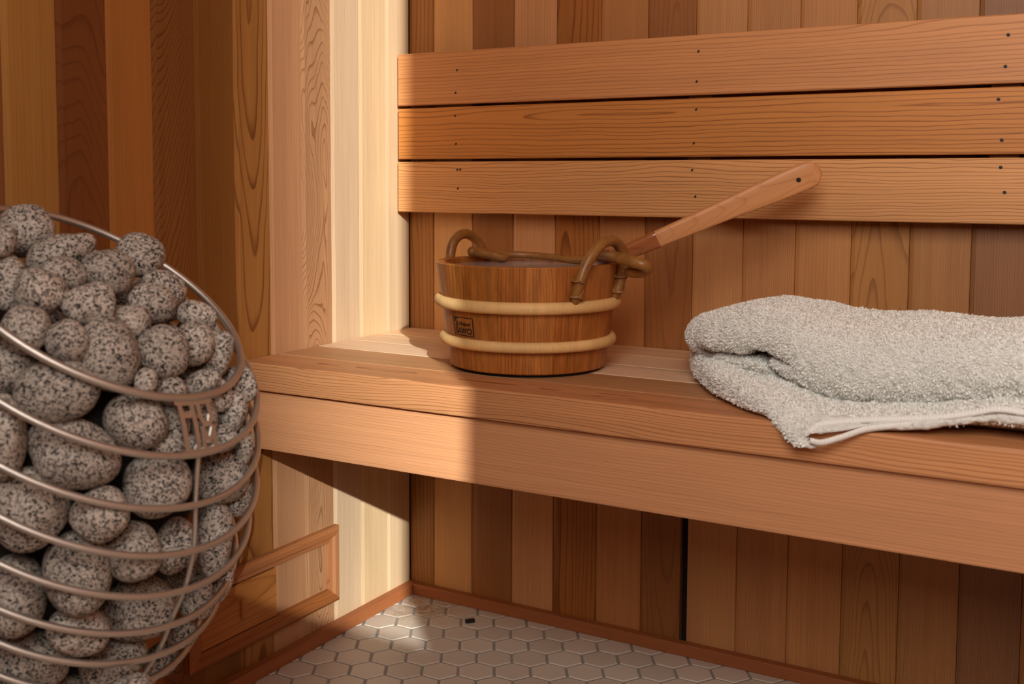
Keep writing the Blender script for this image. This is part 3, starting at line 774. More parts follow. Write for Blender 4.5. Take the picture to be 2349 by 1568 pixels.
# deeper stones closing the gaps
placed = [(CAM + s['ray'] * s['t'], float(np.mean(s['s'])), s) for s in stones]
fills = []; r2 = np.random.default_rng(5)
for it in range(9000):
    h = r2.uniform(hs[0] + 0.02, 0.015); i_ = np.interp(h, hs, rs); ac = np.interp(h, hs, as_)
    rad = r2.uniform(0.024, 0.036); a_ = r2.uniform(0, 6.283); q_ = math.sqrt(r2.uniform(0, 1)) * max(0, i_ - rad - 0.008)
    c = HC + NV * h + UV * (ac + q_ * math.cos(a_)) + np.array([0, 1.0, 0]) * q_ * math.sin(a_)
    if c[0] < rad + 0.01: continue
    ok = True
    for (pc_, pr_, s_) in placed:
        v = c - pc_; L_ = np.linalg.norm(v)
        if s_ is None: 
            if L_ < rad * 0.98 + pr_: ok = False; break
        elif L_ < 1e-6 or L_ < rad + radius(s_, v / L_): ok = False; break
    if ok: placed.append((c, rad, None)); fills.append((c, rad))
    if len(fills) > 55: break
for k, (c, rad) in enumerate(fills):
    sc_ = rad * np.array([1.0, 0.92, 0.88])
    o = from_data('sauna_stone', pebble(sc_, 900 + k % 9) if k < 9 else bpy.data.objects['fill_%d' % (k % 9)].data, None, Matrix.Translation(c) @ Matrix.Rotation(k * 1.3, 4, Vector((0.3, 0.5, 0.8))) @ Matrix.Scale(1.0 if k < 9 else rad / fills[k % 9][1], 4))
    o.name = 'fill_%d' % k
    tag(o, 'speckled granite stone deep inside the heater, seen only through the gaps', 'stone', 'inner stones of the sauna heater')
for k in range(len(fills)): bpy.data.objects['fill_%d' % k].name = 'inner_stone'

# ------------------------------------------------------------------ water bucket
BX, BY = 0.392, -0.265; RB0, RT0, BH = 0.1150, 0.1365, 0.156; BZ = H + 0.0006
bucket = tag(empty('water_bucket', (BX, BY, BZ)), 'round wooden sauna bucket with two pale hoops and rattan handles on the bench', 'bucket')
def brad(z): return RB0 + (RT0 - RB0) * z / BH
NS = 20; WT = 0.013
SC = [(168, 100, 42), (160, 92, 36), (172, 104, 46), (156, 88, 36), (165, 97, 40)]
for k in range(NS):
    a0 = 2 * math.pi * k / NS; da = math.pi / NS * 0.997
    mw = Matrix.Translation((BX, BY, BZ)) @ Matrix.Rotation(a0, 4, 'Z') @ Matrix.Translation((RB0, 0, 0)) @ Matrix.Rotation(math.pi / 2, 4, 'Z')
    inv = mw.inverted(); V = []; F = []
    zs = [0.004, 0.0055, BH - 0.0015, BH]; arcs = 5
    def ring_at(z, r_in, r_out):
        out = []
        for q_ in range(arcs): 
            a = a0 - da + 2 * da * q_ / (arcs - 1); out.append((r_out * math.cos(a), r_out * math.sin(a), z))
        for q_ in range(arcs - 1, -1, -1):
            a = a0 - da + 2 * da * q_ / (arcs - 1); out.append((r_in * math.cos(a), r_in * math.sin(a), z))
        return out
    for li, z in enumerate(zs):
        e = 0.0012 if li in (0, 3) else 0.0
        V += [inv @ Vector((BX + x_, BY + y_, BZ + z_)) for x_, y_, z_ in ring_at(z, brad(z) - WT + e, brad(z) - e)]
    n = 2 * arcs
    for l in range(len(zs) - 1):
        F += [(l * n + i, l * n + (i + 1) % n, (l + 1) * n + (i + 1) % n, (l + 1) * n + i) for i in range(n)]
    F += [tuple(range(n - 1, -1, -1)), tuple(range((len(zs) - 1) * n, len(zs) * n))]
    o = mesh('stave', V, F, M_STAVE, bucket, False, mw)
    for p_ in o.data.polygons: p_.use_smooth = False
    wood(o, SC[k % 5], random.choice(('vert', 'half', 'vert')), random.uniform(.5, .85), freq=random.uniform(190, 330), warp=.8)
V = [(0.098 * math.cos(a), 0.098 * math.sin(a), z) for z in (0.004, 0.016) for a in np.linspace(0, 2 * math.pi, 40, endpoint=False)]
F = [(k, (k + 1) % 40, 40 + (k + 1) % 40, 40 + k) for k in range(40)] + [tuple(range(39, -1, -1)), tuple(range(40, 80))]
o = mesh('bottom', V, F, M_STAVE, bucket, False, Matrix.Translation((BX, BY, BZ))); wood(o, (130, 70, 30), 'vert')
V = [(0.1085 * math.cos(a), 0.1085 * math.sin(a), z) for z in (0.0, 0.0045) for a in np.linspace(0, 2 * math.pi, 40, endpoint=False)]
mesh('base_rim', V, F, M_DARK, bucket, False, Matrix.Translation((BX, BY, BZ)))
for z, th in ((0.0990, 0.0088), (0.0435, 0.0080)):
    V, F = [], []; r0 = brad(z); n, K = 12, 80
    for q_ in range(K):
        a = 2 * math.pi * q_ / K
        for k in range(n):
            b = 2 * math.pi * k / n
            rr_ = r0 + 0.0035 + 0.0072 * math.cos(b); zz = z + th * math.sin(b) + 0.0
            V.append((rr_ * math.cos(a), rr_ * math.sin(a), zz))
    for q_ in range(K):
        for k in range(n):
            F.append((q_ * n + k, ((q_ + 1) % K) * n + k, ((q_ + 1) % K) * n + (k + 1) % n, q_ * n + (k + 1) % n))
    o = mesh('hoop', V, F, M_PALE, bucket, True, Matrix.Translation((BX, BY, BZ))); wood(o, (222, 172, 112), 'plain', .3)
    o['label'] = 'pale half-round wooden hoop'
# rattan ears: legs outside the staves, arch above the rim leaning over it
def bpt(az, r, z): return np.array([BX + r * math.cos(az), BY + r * math.sin(az), BZ + z])
EARS = ([(-33, .1335, .104), (-31.5, .1395, .132), (-27, .1415, .160), (-19, .1420, .182), (-10, .1410, .1905), (0, .1415, .187), (8, .1445, .170), (10, .1420, .138), (8, .1330, .104)],
        [(177.5, .1335, .104), (177.5, .1390, .140), (177, .1405, .162), (173, .1405, .181), (165, .1405, .1905), (157, .1405, .186), (150.5, .1405, .169), (148, .1390, .140), (147, .1335, .104)])
ears = []
for E_ in EARS:
    path = smooth_path([bpt(math.radians(a_), r_, z_) for a_, r_, z_ in E_], 72)
    legs = (math.radians(E_[0][0]) , math.radians(E_[-1][0]))
    N_ = len(path); rad = [0.0078 * (0.55 + 0.45 * min(1, min(i, N_ - 1 - i) / 3.0)) for i in range(N_)]
    V, F = tube_geo(path, rad, 12)
    ear = mesh('rattan_ear', V, F, M_RATTAN, bucket, True); ears.append(ear)
    for az_ in legs:   # cane lashings round each leg
        for (za, zb, turns, slope) in ((0.136, 0.139, 1.6, 0), (0.114, 0.117, 2.6, 0), (0.117, 0.136, 0.5, 1), (0.136, 0.117, 0.5, 1)):
            cpts = []
            for q_ in range(28):
                f = q_ / 27.0; z = za + (zb - za) * f; an = 2 * math.pi * turns * f + (0.6 if za > zb else 0)
                leg = bpt(az_, brad(z) + 0.0075 + (z - 0.104) * 0.03, z); out = np.array([math.cos(az_), math.sin(az_), 0]); tan = np.array([-out[1], out[0], 0])
                cpts.append(leg + 0.0086 * (math.cos(an) * out + math.sin(an) * tan))
            V, F = tube_geo(cpts, 0.0012, 6)
            mesh('cane_binding', V, F, M_CANE, ear, True)
# bail: thick ends bent back through the ears, thinner rod lying behind the back rim
def bail_end(ctrl, rad):
    P = smooth_path(ctrl, 48); N_ = len(P)
    V, F = tube_geo(P, [rad * (0.6 + 0.4 * min(1, min(i, N_ - 1 - i) / 2.0)) for i in range(N_)], 12)
    return mesh('bail_end', V, F, M_RATTAN, bucket, True)
bail_end([on(1374, 583, 1, -0.232), on(1395, 586, 1, -0.268), on(1425, 593, 1, -0.288), on(1462, 603, 1, -0.292), on(1480, 609, 1, -0.288), on(1484, 618, 1, -0.276), on(1466, 624, 1, -0.268), on(1436, 622, 1, -0.266)], 0.0083)
bail_end([on(1075, 576, 1, -0.252), on(1095, 578, 1, -0.238), on(1130, 584, 1, -0.222), on(1152, 590, 1, -0.212), on(1157, 587, 1, -0.204), on(1140, 580, 1, -0.205)], 0.0074)
ctrl = [on(1148, 583, 1, -0.208), on(1200, 584, 1, -0.188), on(1260, 589, 1, -0.180), on(1320, 597, 1, -0.188), on(1358, 596, 1, -0.206), on(1378, 588, 1, -0.232)]
V, F = tube_geo(smooth_path(ctrl, 60), 0.0053, 10)
mesh('bail_rod', V, F, M_RATTAN, bucket, True)
# burnt brand on the front-left staves
def cone_pt(px, py):
    """pixel -> point on the outside of the bucket (cone), then its azimuth and height"""
    dv = ray(px, py); lo = None
    for t in np.arange(1.2, 2.0, 0.0005):
        p_ = CAM + dv * t; z = p_[2] - BZ
        if np.hypot(p_[0] - BX, p_[1] - BY) < brad(z): lo = p_; break
    return math.atan2(lo[1] - BY, lo[0] - BX), lo[2] - BZ
azL, zT = cone_pt(1041, 727); azR, zT2 = cone_pt(1084, 731); azB, zBt = cone_pt(1060, 768)
def stamp(u, v, lift=0.0006):
    """u,v in 0..1 (v up) on the brand field"""
    az = azL + (azR - azL) * u; z = zBt + (zT2 - zBt) * v
    r = brad(z) + lift
    return (BX + r * math.cos(az), BY + r * math.sin(az), BZ + z)
BV, BF = [], []
def add_text(body, u0, u1, v0, v1, shear=0.0, offset=0.0):
    cu = bpy.data.curves.new('t', 'FONT'); cu.body = body; cu.shear = shear; cu.offset = offset; cu.resolution_u = 3
    ob = bpy.data.objects.new('t', cu); COL.objects.link(ob)
    me = bpy.data.meshes.new_from_object(ob.evaluated_get(bpy.context.evaluated_depsgraph_get()))
    bm = bmesh.new(); bm.from_mesh(me)
    bmesh.ops.triangulate(bm, faces=bm.faces)
    P = np.array([v.co[:2] for v in bm.verts]); mn, mx_ = P.min(0), P.max(0); b0 = len(BV)
    for v in bm.verts:
        BV.append(stamp(u0 + (u1 - u0) * (v.co.x - mn[0]) / (mx_[0] - mn[0]), v0 + (v1 - v0) * (v.co.y - mn[1]) / (mx_[1] - mn[1])))
    bm.verts.index_update()
    for f in bm.faces: BF.append(tuple(b0 + v.index for v in f.verts))
    bm.free(); COL.objects.unlink(ob); bpy.data.objects.remove(ob); bpy.data.meshes.remove(me); bpy.data.curves.remove(cu)
add_text('SAWO', 0.08, 0.94, 0.08, 0.44, offset=0.03)
add_text('Finland', 0.32, 0.90, 0.54, 0.76, shear=0.3, offset=0.03)
def ribbon(pts, wd):
    for (a, b) in zip(pts[:-1], pts[1:]):
        a = np.array(a, float); b = np.array(b, float); d_ = b - a; n_ = np.array([-d_[1], d_[0]]); n_ /= np.linalg.norm(n_) + 1e-9
        b0 = len(BV)
        for p_ in (a + n_ * wd, b + n_ * wd, b - n_ * wd, a - n_ * wd): BV.append(stamp(*p_))
        BF.append((b0, b0 + 1, b0 + 2, b0 + 3))
ribbon([(k / 8, 0) for k in range(9)] + [(1, k / 4) for k in range(1, 5)] + [(1 - k / 8, 1) for k in range(1, 9)] + [(0, 1 - k / 4) for k in range(1, 5)], 0.02)
sq = [(0.24, 0.90), (0.15, 0.93), (0.10, 0.84), (0.16, 0.76), (0.22, 0.70), (0.22, 0.62), (0.14, 0.55), (0.18, 0.50), (0.26, 0.52)]
ribbon([tuple(p_) for p_ in smooth_path([(a, b, 0) for a, b in sq], 24)] and [(p_[0], p_[1]) for p_ in smooth_path([(a, b, 0) for a, b in sq], 24)], 0.035)
br = mesh('brand_mark', BV, BF, M_INK, bucket); br['label'] = 'burnt-in brand reading Finland SAWO in a frame'

# water
WZ = BZ + 0.1475; WR = brad(0.1475) - WT - 0.0015
V = [(0, 0, 0)] + [(WR * math.cos(a), WR * math.sin(a), 0) for a in np.linspace(0, 2 * math.pi, 64, endpoint=False)]
V += [(0.09 * math.cos(a), 0.09 * math.sin(a), -0.128) for a in np.linspace(0, 2 * math.pi, 64, endpoint=False)]
F = [(0, 1 + k, 1 + (k + 1) % 64) for k in range(64)] + [(1 + k, 65 + k, 65 + (k + 1) % 64, 1 + (k + 1) % 64) for k in range(64)] + [tuple(range(128, 64, -1))]
tag(mesh('bucket_water', V, F, M_WATER, None, False, Matrix.Translation((BX, BY, WZ))), 'still grey water filling the wooden bucket', 'water')

# ------------------------------------------------------------------ ladle
tip = on(1884, 388, 1, -0.125); mid = on(1440, 577, 1, -0.205)
ax = tip - mid; LH = np.linalg.norm(ax); ax /= LH
ladle = tag(empty('sauna_ladle', tuple(mid)), 'long flat-handled wooden ladle leaning out of the bucket', 'ladle')
view = ray(1650, 480); nrm = -view - ax * (-view).dot(ax); nrm /= np.linalg.norm(nrm)
nrm = nrm * math.cos(0.22) + np.cross(ax, nrm) * math.sin(0.22); nrm /= np.linalg.norm(nrm)
side = np.cross(nrm, ax)
low = 0.20   # length below 'mid', down into the bucket
stations = []
for s_ in np.linspace(-low, LH - 0.001, 46): stations.append(s_)
V, F = [], []; nseg = 20
def half_w(s_):
    w_ = np.interp(s_, [-low, -0.03, 0.05, 0.16, LH - 0.06, LH], [0.0085, 0.0100, 0.0125, 0.0155, 0.0192, 0.0196])
    e = LH - s_
    if e < 0.018: w_ *= math.sqrt(max(0.0, 1 - ((0.018 - e) / 0.0181) ** 2))
    return w_
for s_ in stations:
    hw = half_w(s_); ht = np.interp(s_, [-low, 0.0, LH], [0.0075, 0.0068, 0.0060]); e = LH - s_
    if e < 0.018: ht *= max(0.35, math.sqrt(max(0, 1 - ((0.018 - e) / 0.0181) ** 2)))
    for k in range(nseg):
        a = 2 * math.pi * k / nseg; ca, sa = math.cos(a), math.sin(a)
        V.append((hw * np.sign(ca) * abs(ca) ** 0.5, ht * np.sign(sa) * abs(sa) ** 0.6, s_))
for l in range(len(stations) - 1):
    F += [(l * nseg + k, l * nseg + (k + 1) % nseg, (l + 1) * nseg + (k + 1) % nseg, (l + 1) * nseg + k) for k in range(nseg)]
F += [tuple(range(nseg - 1, -1, -1)), tuple(range((len(stations) - 1) * nseg, len(stations) * nseg))]
mwl = Matrix(((side[0], -nrm[0], ax[0], mid[0]), (side[1], -nrm[1], ax[1], mid[1]), (side[2], -nrm[2], ax[2], mid[2]), (0, 0, 0, 1)))
hd = mesh('handle', V, F, M_LADLE, ladle, True, mwl)
wood(hd, (206, 138, 88), 'cath', .5, freq=330, a0=0.002, d0=0.012, tilt=0.05, warp=1.2)
# darker wet lower length as its own sleeve of the handle
V2 = []; st2 = [s_ for s_ in stations if s_ < 0.045]
st2.append(0.045); st2.append(0.052)
for s_ in st2:
    hw = half_w(s_) + (0.00035 if s_ < 0.05 else -0.0006); ht = np.interp(s_, [-low, 0.0, LH], [0.0075, 0.0068, 0.0060]) + (0.00035 if s_ < 0.05 else -0.0006)
    for k in range(nseg):
        a = 2 * math.pi * k / nseg; ca, sa = math.cos(a), math.sin(a)
        V2.append((hw * np.sign(ca) * abs(ca) ** 0.5, ht * np.sign(sa) * abs(sa) ** 0.6, s_))
F2 = []
for l in range(len(st2) - 1):
    F2 += [(l * nseg + k, l * nseg + (k + 1) % nseg, (l + 1) * nseg + (k + 1) % nseg, (l + 1) * nseg + k) for k in range(nseg)]
M_WET = make_wood('wet_ladle_wood', rough=0.2, spec=0.6, dark=(0.72, 0.6, 0.5), bump=0.04)
wt = mesh('wet_shaft', V2, F2, M_WET, ladle, True, mwl); wood(wt, (150, 84, 46), 'cath', .5, freq=260, a0=0.002, d0=0.01, tilt=0.05)
wt['label'] = 'dark wet lower part of the handle'
# hanging hole near the tip and bowl under water
bm = bmesh.new(); bmesh.ops.create_cone(bm, segments=20, radius1=0.0034, radius2=0.0034, depth=0.0008, cap_ends=True)
bmesh.ops.rotate(bm, cent=(0, 0, 0), matrix=Matrix.Rotation(math.pi / 2, 3, 'X'), verts=bm.verts)
from_data('hanging_hole', bm_mesh('hanging_hole', bm, M_NAIL), ladle, mwl @ Matrix.Translation((0.0, -0.0061, LH - 0.034)))
bc = mid - ax * (low - 0.01)
bc = np.array([min(max(bc[0], BX - 0.05), BX + 0.05), min(max(bc[1], BY - 0.05), BY + 0.05), BZ + 0.055])
V = []; n = 24
prof = [(0.0, -0.030), (0.020, -0.026), (0.034, -0.012), (0.038, 0.010), (0.034, 0.010), (0.030, -0.010), (0.0, -0.024)]
for r_, z_ in prof:
    for k in range(n): V.append((bc[0] + r_ * math.cos(2 * math.pi * k / n), bc[1] + r_ * math.sin(2 * math.pi * k / n), bc[2] + z_))
F = []
for l in range(len(prof) - 1): F += [(l * n + k, l * n + (k + 1) % n, (l + 1) * n + (k + 1) % n, (l + 1) * n + k) for k in range(n)]
o = mesh('bowl', V, F, M_WET, ladle, True); wood(o, (150, 84, 46), 'vert')

# ------------------------------------------------------------------ towel: folded terry cloth carved from a signed distance field
def poly_sdf(X, Y, P):
    P = np.array(P); n = len(P); d2 = np.full(X.shape, 1e9); sgn = np.ones(X.shape)
    for i in range(n):
        a = P[i]; b = P[i - 1]; e = b - a; wx = X - a[0]; wy = Y - a[1]
        t = np.clip((wx * e[0] + wy * e[1]) / (e @ e), 0, 1); dx = wx - e[0] * t; dy = wy - e[1] * t
        d2 = np.minimum(d2, dx * dx + dy * dy)
        c1 = Y >= a[1]; c2 = Y < b[1]; c3 = e[0] * wy > e[1] * wx
        sgn = np.where((c1 & c2 & c3) | (~c1 & ~c2 & ~c3), -sgn, sgn)
    return sgn * np.sqrt(d2)
def smooth_min(a, b, k):
    hh = np.clip(0.5 + 0.5 * (b - a) / k, 0, 1); return b * (1 - hh) + a * hh - k * hh * (1 - hh)
RES = 0.0024
gx = np.arange(0.575, 1.34, RES); gy = np.arange(-0.515, -0.075, RES); gz = np.arange(0.462, 0.632, RES)
X2, Y2 = np.meshgrid(gx, gy, indexing='ij')
hemx = [0.60, 0.70, 0.80, 0.845, 0.876, 0.922, 0.972, 1.027, 1.052, 1.077, 1.34]
hemz = [.540, .538, .530, .519, .512, .517, .522, .531, .538, .536, .532]
low_poly = [(0.850, -0.487), (0.862, -0.489), (0.880, -0.484), (0.905, -0.475), (0.935, -0.466), (1.0, -0.452), (1.05, -0.442), (1.31, -0.438), (1.31, -0.10), (0.600, -0.10), (0.622, -0.19), (0.655, -0.27), (0.72, -0.375), (0.775, -0.435)]
up_poly = [(0.600, -0.10), (0.607, -0.17), (0.640, -0.262), (0.690, -0.325), (0.750, -0.352), (0.82, -0.382), (0.90, -0.392), (1.05, -0.394), (1.30, -0.392), (1.30, -0.11)]
dl = poly_sdf(X2, Y2, low_poly); du = poly_sdf(X2, Y2, up_poly)
droop = np.where(Y2 < -0.455, -0.9 * np.clip(-0.455 - Y2, 0, 1) ** 1.0 * 0.95, 0.0)
lift = np.interp(X2, [0.93, 0.985, 1.03, 1.07, 1.12, 1.34], [0, 0.006, 0.017, 0.019, 0.012, 0.004]) * np.clip((-0.375 - Y2) / 0.05, 0, 1)
bot_l = H + 0.0012 + droop + lift
top_l = np.interp(X2, hemx, hemz) + droop * np.interp(X2, [.80, .852, .872, .90], [.95, .80, .25, .2]) + 0.004 * np.clip((Y2 + 0.45) / 0.06, 0, 1)
top_l = np.maximum(top_l, bot_l + 0.012)
topx = [0.60, 0.64, 0.70, 0.75, 0.80, 0.84, 0.88, 1.0, 1.06, 1.34]
topz = [.572, .590, .606, .6145, .6135, .605, .601, .605, .609, .607]
top_u = np.interp(X2, topx, topz)
kern = np.ones(15) / 15
top_u = np.apply_along_axis(lambda v: np.convolve(np.pad(v, 7, 'edge'), kern, 'valid'), 0, top_u)
top_u += 0.002 * np.sin(X2 * 31 + Y2 * 12) + 0.0015 * np.sin(X2 * 17 - Y2 * 40)
bot_u = top_l + 0.0005 - 0.004
Z3 = gz[None, None, :]
def slabsdf(dp, lo, hi, r):
    midz = ((lo + hi) / 2)[:, :, None]; half = ((hi - lo) / 2)[:, :, None]
    rr3 = np.minimum(r, half * 0.98)
    qx = dp[:, :, None] + rr3; qz = np.abs(Z3 - midz) - half + rr3
    return np.minimum(np.maximum(qx, qz), 0) + np.sqrt(np.maximum(qx, 0) ** 2 + np.maximum(qz, 0) ** 2) - rr3
SL = slabsdf(dl, bot_l, top_l, 0.011)
SU = slabsdf(du, bot_u, top_u, 0.040)
def carve(S, cx, cz, y_open, depth, wdt, k):
    """slit running into the cloth (+y): centre line z = cz(x) between x ends, open towards the front"""
    xs = np.array(cx); zs = np.array(cz)
    zc = np.interp(gx, xs, zs)[:, None, None]
    fade = np.clip(np.minimum((gx - xs[0]) / 0.012, (xs[-1] - gx) / 0.012), -1, 1)[:, None, None]
    inx = np.maximum(xs[0] - gx, gx - xs[-1])[:, None, None]
    iny = (gy - (y_open + depth))[None, :, None]
    d_ = np.abs(Z3 - zc) - wdt * np.clip(fade, 0, 1)
    slit = np.maximum(np.maximum(d_, inx), iny)
    return -smooth_min(-S, slit, k)
# crease inside the U-shaped fold at the left end, second crease where the front flap curls in
SU = carve(SU, [0.672, 0.70, 0.735, 0.762, 0.770], [0.5525, 0.5555, 0.5575, 0.559, 0.5605], -0.34, 0.085, 0.0022, 0.020)
SU = carve(SU, [0.757, 0.775, 0.800, 0.812], [0.5655, 0.5635, 0.5600, 0.5585], -0.37, 0.070, 0.0022, 0.018)
# curl groove: a thin tilted sheet from the slit down to the bottom of the flap
px_ = np.interp(gz, [0.520, 0.530, 0.540, 0.550, 0.560, 0.566], [0.835, 0.806, 0.790, 0.778, 0.770, 0.768])[None, None, :]
gro = np.maximum(np.maximum(np.abs(gx[:, None, None] - px_) - 0.0012, (gy + 0.315)[None, :, None]), np.maximum(0.522 - Z3, Z3 - 0.5605))
SU = -smooth_min(-SU, gro, 0.016)
# mouth between the two hems of the lower fold
zc = np.interp(gx, [0.85, 0.862, 0.885, 0.92, 0.97, 1.0], [0.492, 0.4935, 0.4965, 0.504, 0.511, 0.516])[:, None, None]
hw_ = np.interp(gx, [0.855, 0.866, 0.90, 0.95, 0.985], [0.0, 0.0050, 0.0046, 0.0026, 0.0006])[:, None, None]
mouth = np.maximum(np.maximum(np.abs(Z3 - zc) - hw_, np.maximum(0.858 - gx, gx - 0.99)[:, None, None]), (gy + 0.457)[None, :, None])
SL = -smooth_min(-SL, mouth, 0.003)
S = np.minimum(SL, SU)
def surface_nets(S):
    nx, ny, nz = S.shape; neg = S < 0
    C = (nx - 1, ny - 1, nz - 1); cnt = np.zeros(C); acc = np.zeros(C + (3,))
    corners = [(i, j, k) for i in (0, 1) for j in (0, 1) for k in (0, 1)]
    def sl(c): return tuple(slice(c[d_], c[d_] + C[d_]) for d_ in range(3))
    for a in corners:
        for d_ in range(3):
            if a[d_] == 0:
                b = list(a); b[d_] = 1; A_, B_ = S[sl(a)], S[sl(b)]
                m_ = (A_ < 0) != (B_ < 0); t = np.where(m_, A_ / np.where(m_, A_ - B_, 1), 0)
                cnt += m_
                for e in range(3): acc[..., e] += m_ * (a[e] + (t if e == d_ else 0))
    act = cnt > 0; idx = -np.ones(C, int); idx[act] = np.arange(act.sum())
    ii = np.argwhere(act); pts = ii + acc[act] / cnt[act][:, None]
    F = []
    for d_ in range(3):
        e, f = (d_ + 1) % 3, (d_ + 2) % 3
        s0 = [slice(None)] * 3; s1 = [slice(None)] * 3; s0[d_] = slice(0, -1); s1[d_] = slice(1, None)
        m_ = neg[tuple(s0)] != neg[tuple(s1)]
        w_ = np.argwhere(m_); w_ = w_[(w_[:, e] > 0) & (w_[:, f] > 0) & (w_[:, e] < S.shape[e] - 1) & (w_[:, f] < S.shape[f] - 1)]
        inn = neg[tuple(s0)][tuple(w_.T)]
        def gi(de, df):
            q_ = w_.copy(); q_[:, e] += de; q_[:, f] += df; return idx[tuple(q_.T)]
        quad = np.stack([gi(-1, -1), gi(0, -1), gi(0, 0), gi(-1, 0)], 1)
        quad = np.where(inn[:, None], quad, quad[:, ::-1]); F.append(quad)
    return pts, np.concatenate(F)
pts, quads = surface_nets(S)
Vt = np.stack([gx[0] + pts[:, 0] * RES, gy[0] + pts[:, 1] * RES, gz[0] + pts[:, 2] * RES], 1)
lab = np.arange(len(Vt))           # keep the largest connected piece
for it in range(400):
    mn_ = lab[quads].min(1); new = lab.copy()
    for k in range(4): np.minimum.at(new, quads[:, k], mn_)
    new = new[new]
    if (new == lab).all(): break
    lab = new
main = np.bincount(lab).argmax(); quads = quads[lab[quads[:, 0]] == main]
used, inv_ = np.unique(quads, return_inverse=True); Vt = Vt[used]; quads = inv_.reshape(quads.shape)
for it in range(3):   # relax the grid steps
    acc = np.zeros_like(Vt); cn = np.zeros(len(Vt))
    for k in range(4):
        np.add.at(acc, quads[:, k], Vt[quads[:, (k + 1) % 4]]); np.add.at(cn, quads[:, k], 1)
        np.add.at(acc, quads[:, k], Vt[quads[:, (k + 3) % 4]]); np.add.at(cn, quads[:, k], 1)
    Vt = Vt * 0.5 + 0.5 * acc / np.maximum(cn, 1)[:, None]
fn = np.cross(Vt[quads[:, 2]] - Vt[quads[:, 0]], Vt[quads[:, 3]] - Vt[quads[:, 1]])
vn = np.zeros_like(Vt)
for k in range(4): np.add.at(vn, quads[:, k], fn)
vn /= np.linalg.norm(vn, axis=1)[:, None] + 1e-12
def vnoise(P, freq, sd):
    r_ = np.random.default_rng(sd); T_ = r_.uniform(-1, 1, (32, 32, 32)); Q = P * freq; i_ = np.floor(Q).astype(int); f_ = Q - i_; f_ = f_ * f_ * (3 - 2 * f_); o_ = 0
    for dx in (0, 1):
        for dy in (0, 1):
            for dz in (0, 1):
                w_ = np.where(dx, f_[:, 0], 1 - f_[:, 0]) * np.where(dy, f_[:, 1], 1 - f_[:, 1]) * np.where(dz, f_[:, 2], 1 - f_[:, 2])
                o_ = o_ + w_ * T_[(i_[:, 0] + dx) % 32, (i_[:, 1] + dy) % 32, (i_[:, 2] + dz) % 32]
    return o_
up_ok = np.clip((Vt[:, 2] - H - 0.002) / 0.004, 0, 1) if True else 1
Vt = Vt + vn * (vnoise(Vt, 130, 1) * 0.0017 + vnoise(Vt, 260, 2) * 0.0009 + vnoise(Vt, 28, 3) * 0.0016)[:, None] * np.where(Vt[:, 1] < -0.464, 1, up_ok)[:, None]
fn = np.cross(Vt[quads[:, 2]] - Vt[quads[:, 0]], Vt[quads[:, 3]] - Vt[quads[:, 1]])
towel = tag(empty('bath_towel', (0.95, -0.28, H)), 'thick white folded terry bath towel lying on the bench', 'towel')
me = bpy.data.meshes.new('folded_cloth'); me.from_pydata(Vt.tolist(), [], quads.tolist()); me.polygons.foreach_set('use_smooth', [True] * len(me.polygons)); me.materials.append(M_TOWEL)
from_data('folded_cloth', me, towel)
# terry loops: short curved blades standing on the cloth
ar = np.linalg.norm(fn, axis=1) / 2; r3 = np.random.default_rng(11)
# only where the cloth can be seen from the room side
fc = Vt[quads].mean(1); fnn = fn / (np.linalg.norm(fn, axis=1)[:, None] + 1e-12)
seen = (fc[:, 0] < 1.16) & ~((fnn[:, 2] < -0.45) & (fc[:, 2] < H + 0.008)) & ~((fc[:, 0] > 0.93) & (fc[:, 2] < H + 0.012)) & (fc[:, 1] < -0.10)
hem_zone = (fc[:, 1] < np.interp(fc[:, 0], [0.85, 0.87, 0.90, 0.935, 1.0, 1.05, 1.31], [-0.455, -0.452, -0.452, -0.447, -0.440, -0.432, -0.428])) & (fc[:, 0] > 0.862)
pr = ar * seen * np.where(hem_zone, 0.05, 1.0); pr /= pr.sum()
NP = 120000
ch = r3.choice(len(quads), NP, p=pr); uu, vv = r3.uniform(size=(2, NP, 1))
Qv = Vt[quads[ch]]; base = (Qv[:, 0] * (1 - uu) + Qv[:, 1] * uu) * (1 - vv) + (Qv[:, 3] * (1 - uu) + Qv[:, 2] * uu) * vv
nn = fnn[ch]; rv = r3.normal(size=(NP, 3)); tan = rv - nn * (rv * nn).sum(1)[:, None]; tan /= np.linalg.norm(tan, axis=1)[:, None]; bit = np.cross(nn, tan)
Ln = r3.uniform(0.0020, 0.0046, (NP, 1)); wd = r3.uniform(0.0004, 0.0008, (NP, 1)); lean = r3.uniform(0.2, 0.9, (NP, 1))
b0 = base - nn * 0.0006; m1 = base + nn * Ln * 0.6 + tan * Ln * lean * 0.35; t1 = base + nn * Ln * 0.75 + tan * Ln * lean
PV = np.stack([b0 - bit * wd, b0 + bit * wd, m1 + bit * wd * 1.2, m1 - bit * wd * 1.2, t1], 1).reshape(-1, 3)
k5 = np.arange(NP)[:, None] * 5
me = bpy.data.meshes.new('terry_pile')
polys = np.concatenate([k5 + np.array([[0, 1, 2, 3]])], 0).tolist() + (k5 + np.array([[3, 2, 4]])).tolist()
me.from_pydata(PV.tolist(), [], polys); me.materials.append(M_PILE)
tag(from_data('terry_pile', me, towel), kind='stuff')
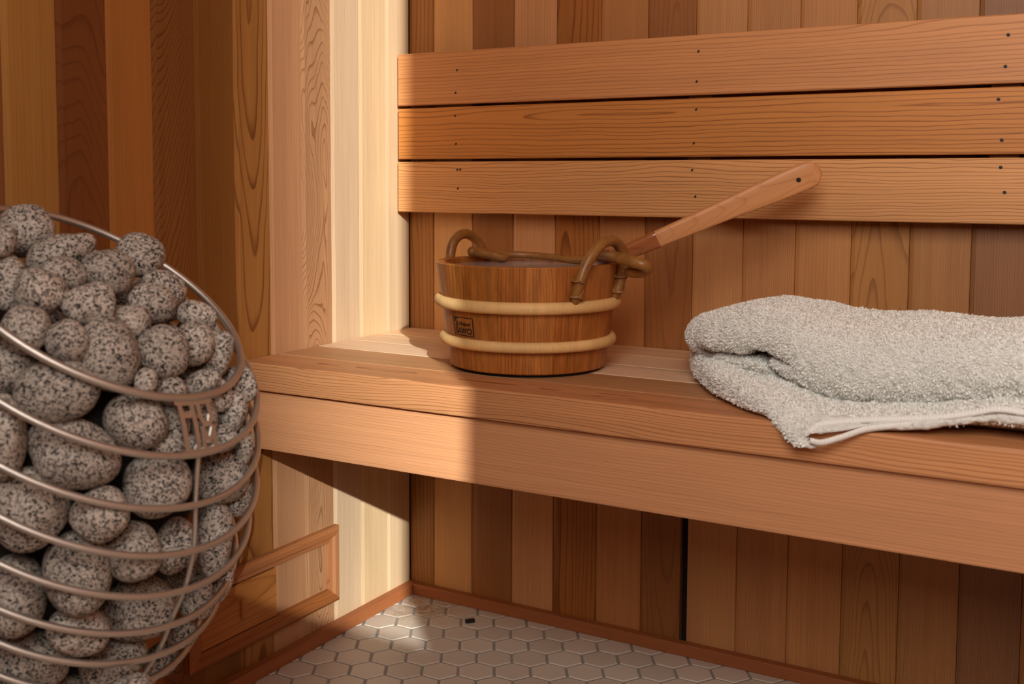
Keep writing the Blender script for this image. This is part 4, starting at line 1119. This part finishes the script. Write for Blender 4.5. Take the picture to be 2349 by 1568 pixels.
# hems: woven bands along the two front edges
def band(pts, up, wd, th, name):
    P = smooth_path(pts, 70); V, F = [], []
    for i, p_ in enumerate(P):
        t = P[min(i + 1, len(P) - 1)] - P[max(i - 1, 0)]; t /= np.linalg.norm(t); u_ = np.array(up, float); u_ -= t * u_.dot(t); u_ /= np.linalg.norm(u_); o_ = np.cross(t, u_)
        if o_[1] > 0: o_ = -o_
        bump = 0.0005 * math.sin(i * 1.9)
        for (a, b) in ((-wd, 0.0), (-wd, th), (-wd * 0.2, th + 0.0006 + bump), (wd, th), (wd, 0.0)): V.append(p_ + u_ * a + o_ * b)
    n = 5
    for i in range(len(P) - 1):
        for k in range(n): F.append((i * n + k, i * n + (k + 1) % n, (i + 1) * n + (k + 1) % n, (i + 1) * n + k))
    F += [tuple(range(n - 1, -1, -1)), tuple((len(P) - 1) * n + k for k in range(n))]
    h_ = mesh(name, V, F, M_HEM, towel, True); return h_
hem = band([on(1856, 990, 1, -0.482), on(1880, 973, 1, -0.476), on(1930, 966, 1, -0.466), on(2000, 962, 1, -0.459), on(2100, 959, 1, -0.452), on(2180, 954, 1, -0.448), on(2240, 945, 1, -0.444), on(2290, 938, 1, -0.443), on(2349, 946, 1, -0.441), on(2450, 960, 1, -0.440)], (0, 0.25, 1), 0.0034, 0.0014, 'hem')
hem['label'] = 'woven edge of the upper towel layer'
hem2 = band([on(1858, 1010, 1, -0.490), on(1885, 1014, 1, -0.488), on(1930, 1002, 1, -0.480), on(1985, 984, 1, -0.470), on(2050, 976, 1, -0.4605), on(2130, 969, 1, -0.450)], (0, -0.3, 1), 0.0038, 0.0012, 'hem')
hem2['label'] = 'woven edge of the folded-under towel layer'

# ------------------------------------------------------------------ small black chip on the tiles
cp = on(1078, 1423, 2, 0.0035)
me = box_mesh('floor_chip', -0.0085, 0.0085, -0.0035, 0.0035, -0.0032, 0.0032, M_CHIP, 0.0012, 2)
tag(from_data('floor_chip', me, None, Matrix.Translation((cp[0], cp[1], 0.0035)) @ Matrix.Rotation(math.radians(52), 4, 'Z')), 'small black chip lying on a floor tile under the bench', 'debris')
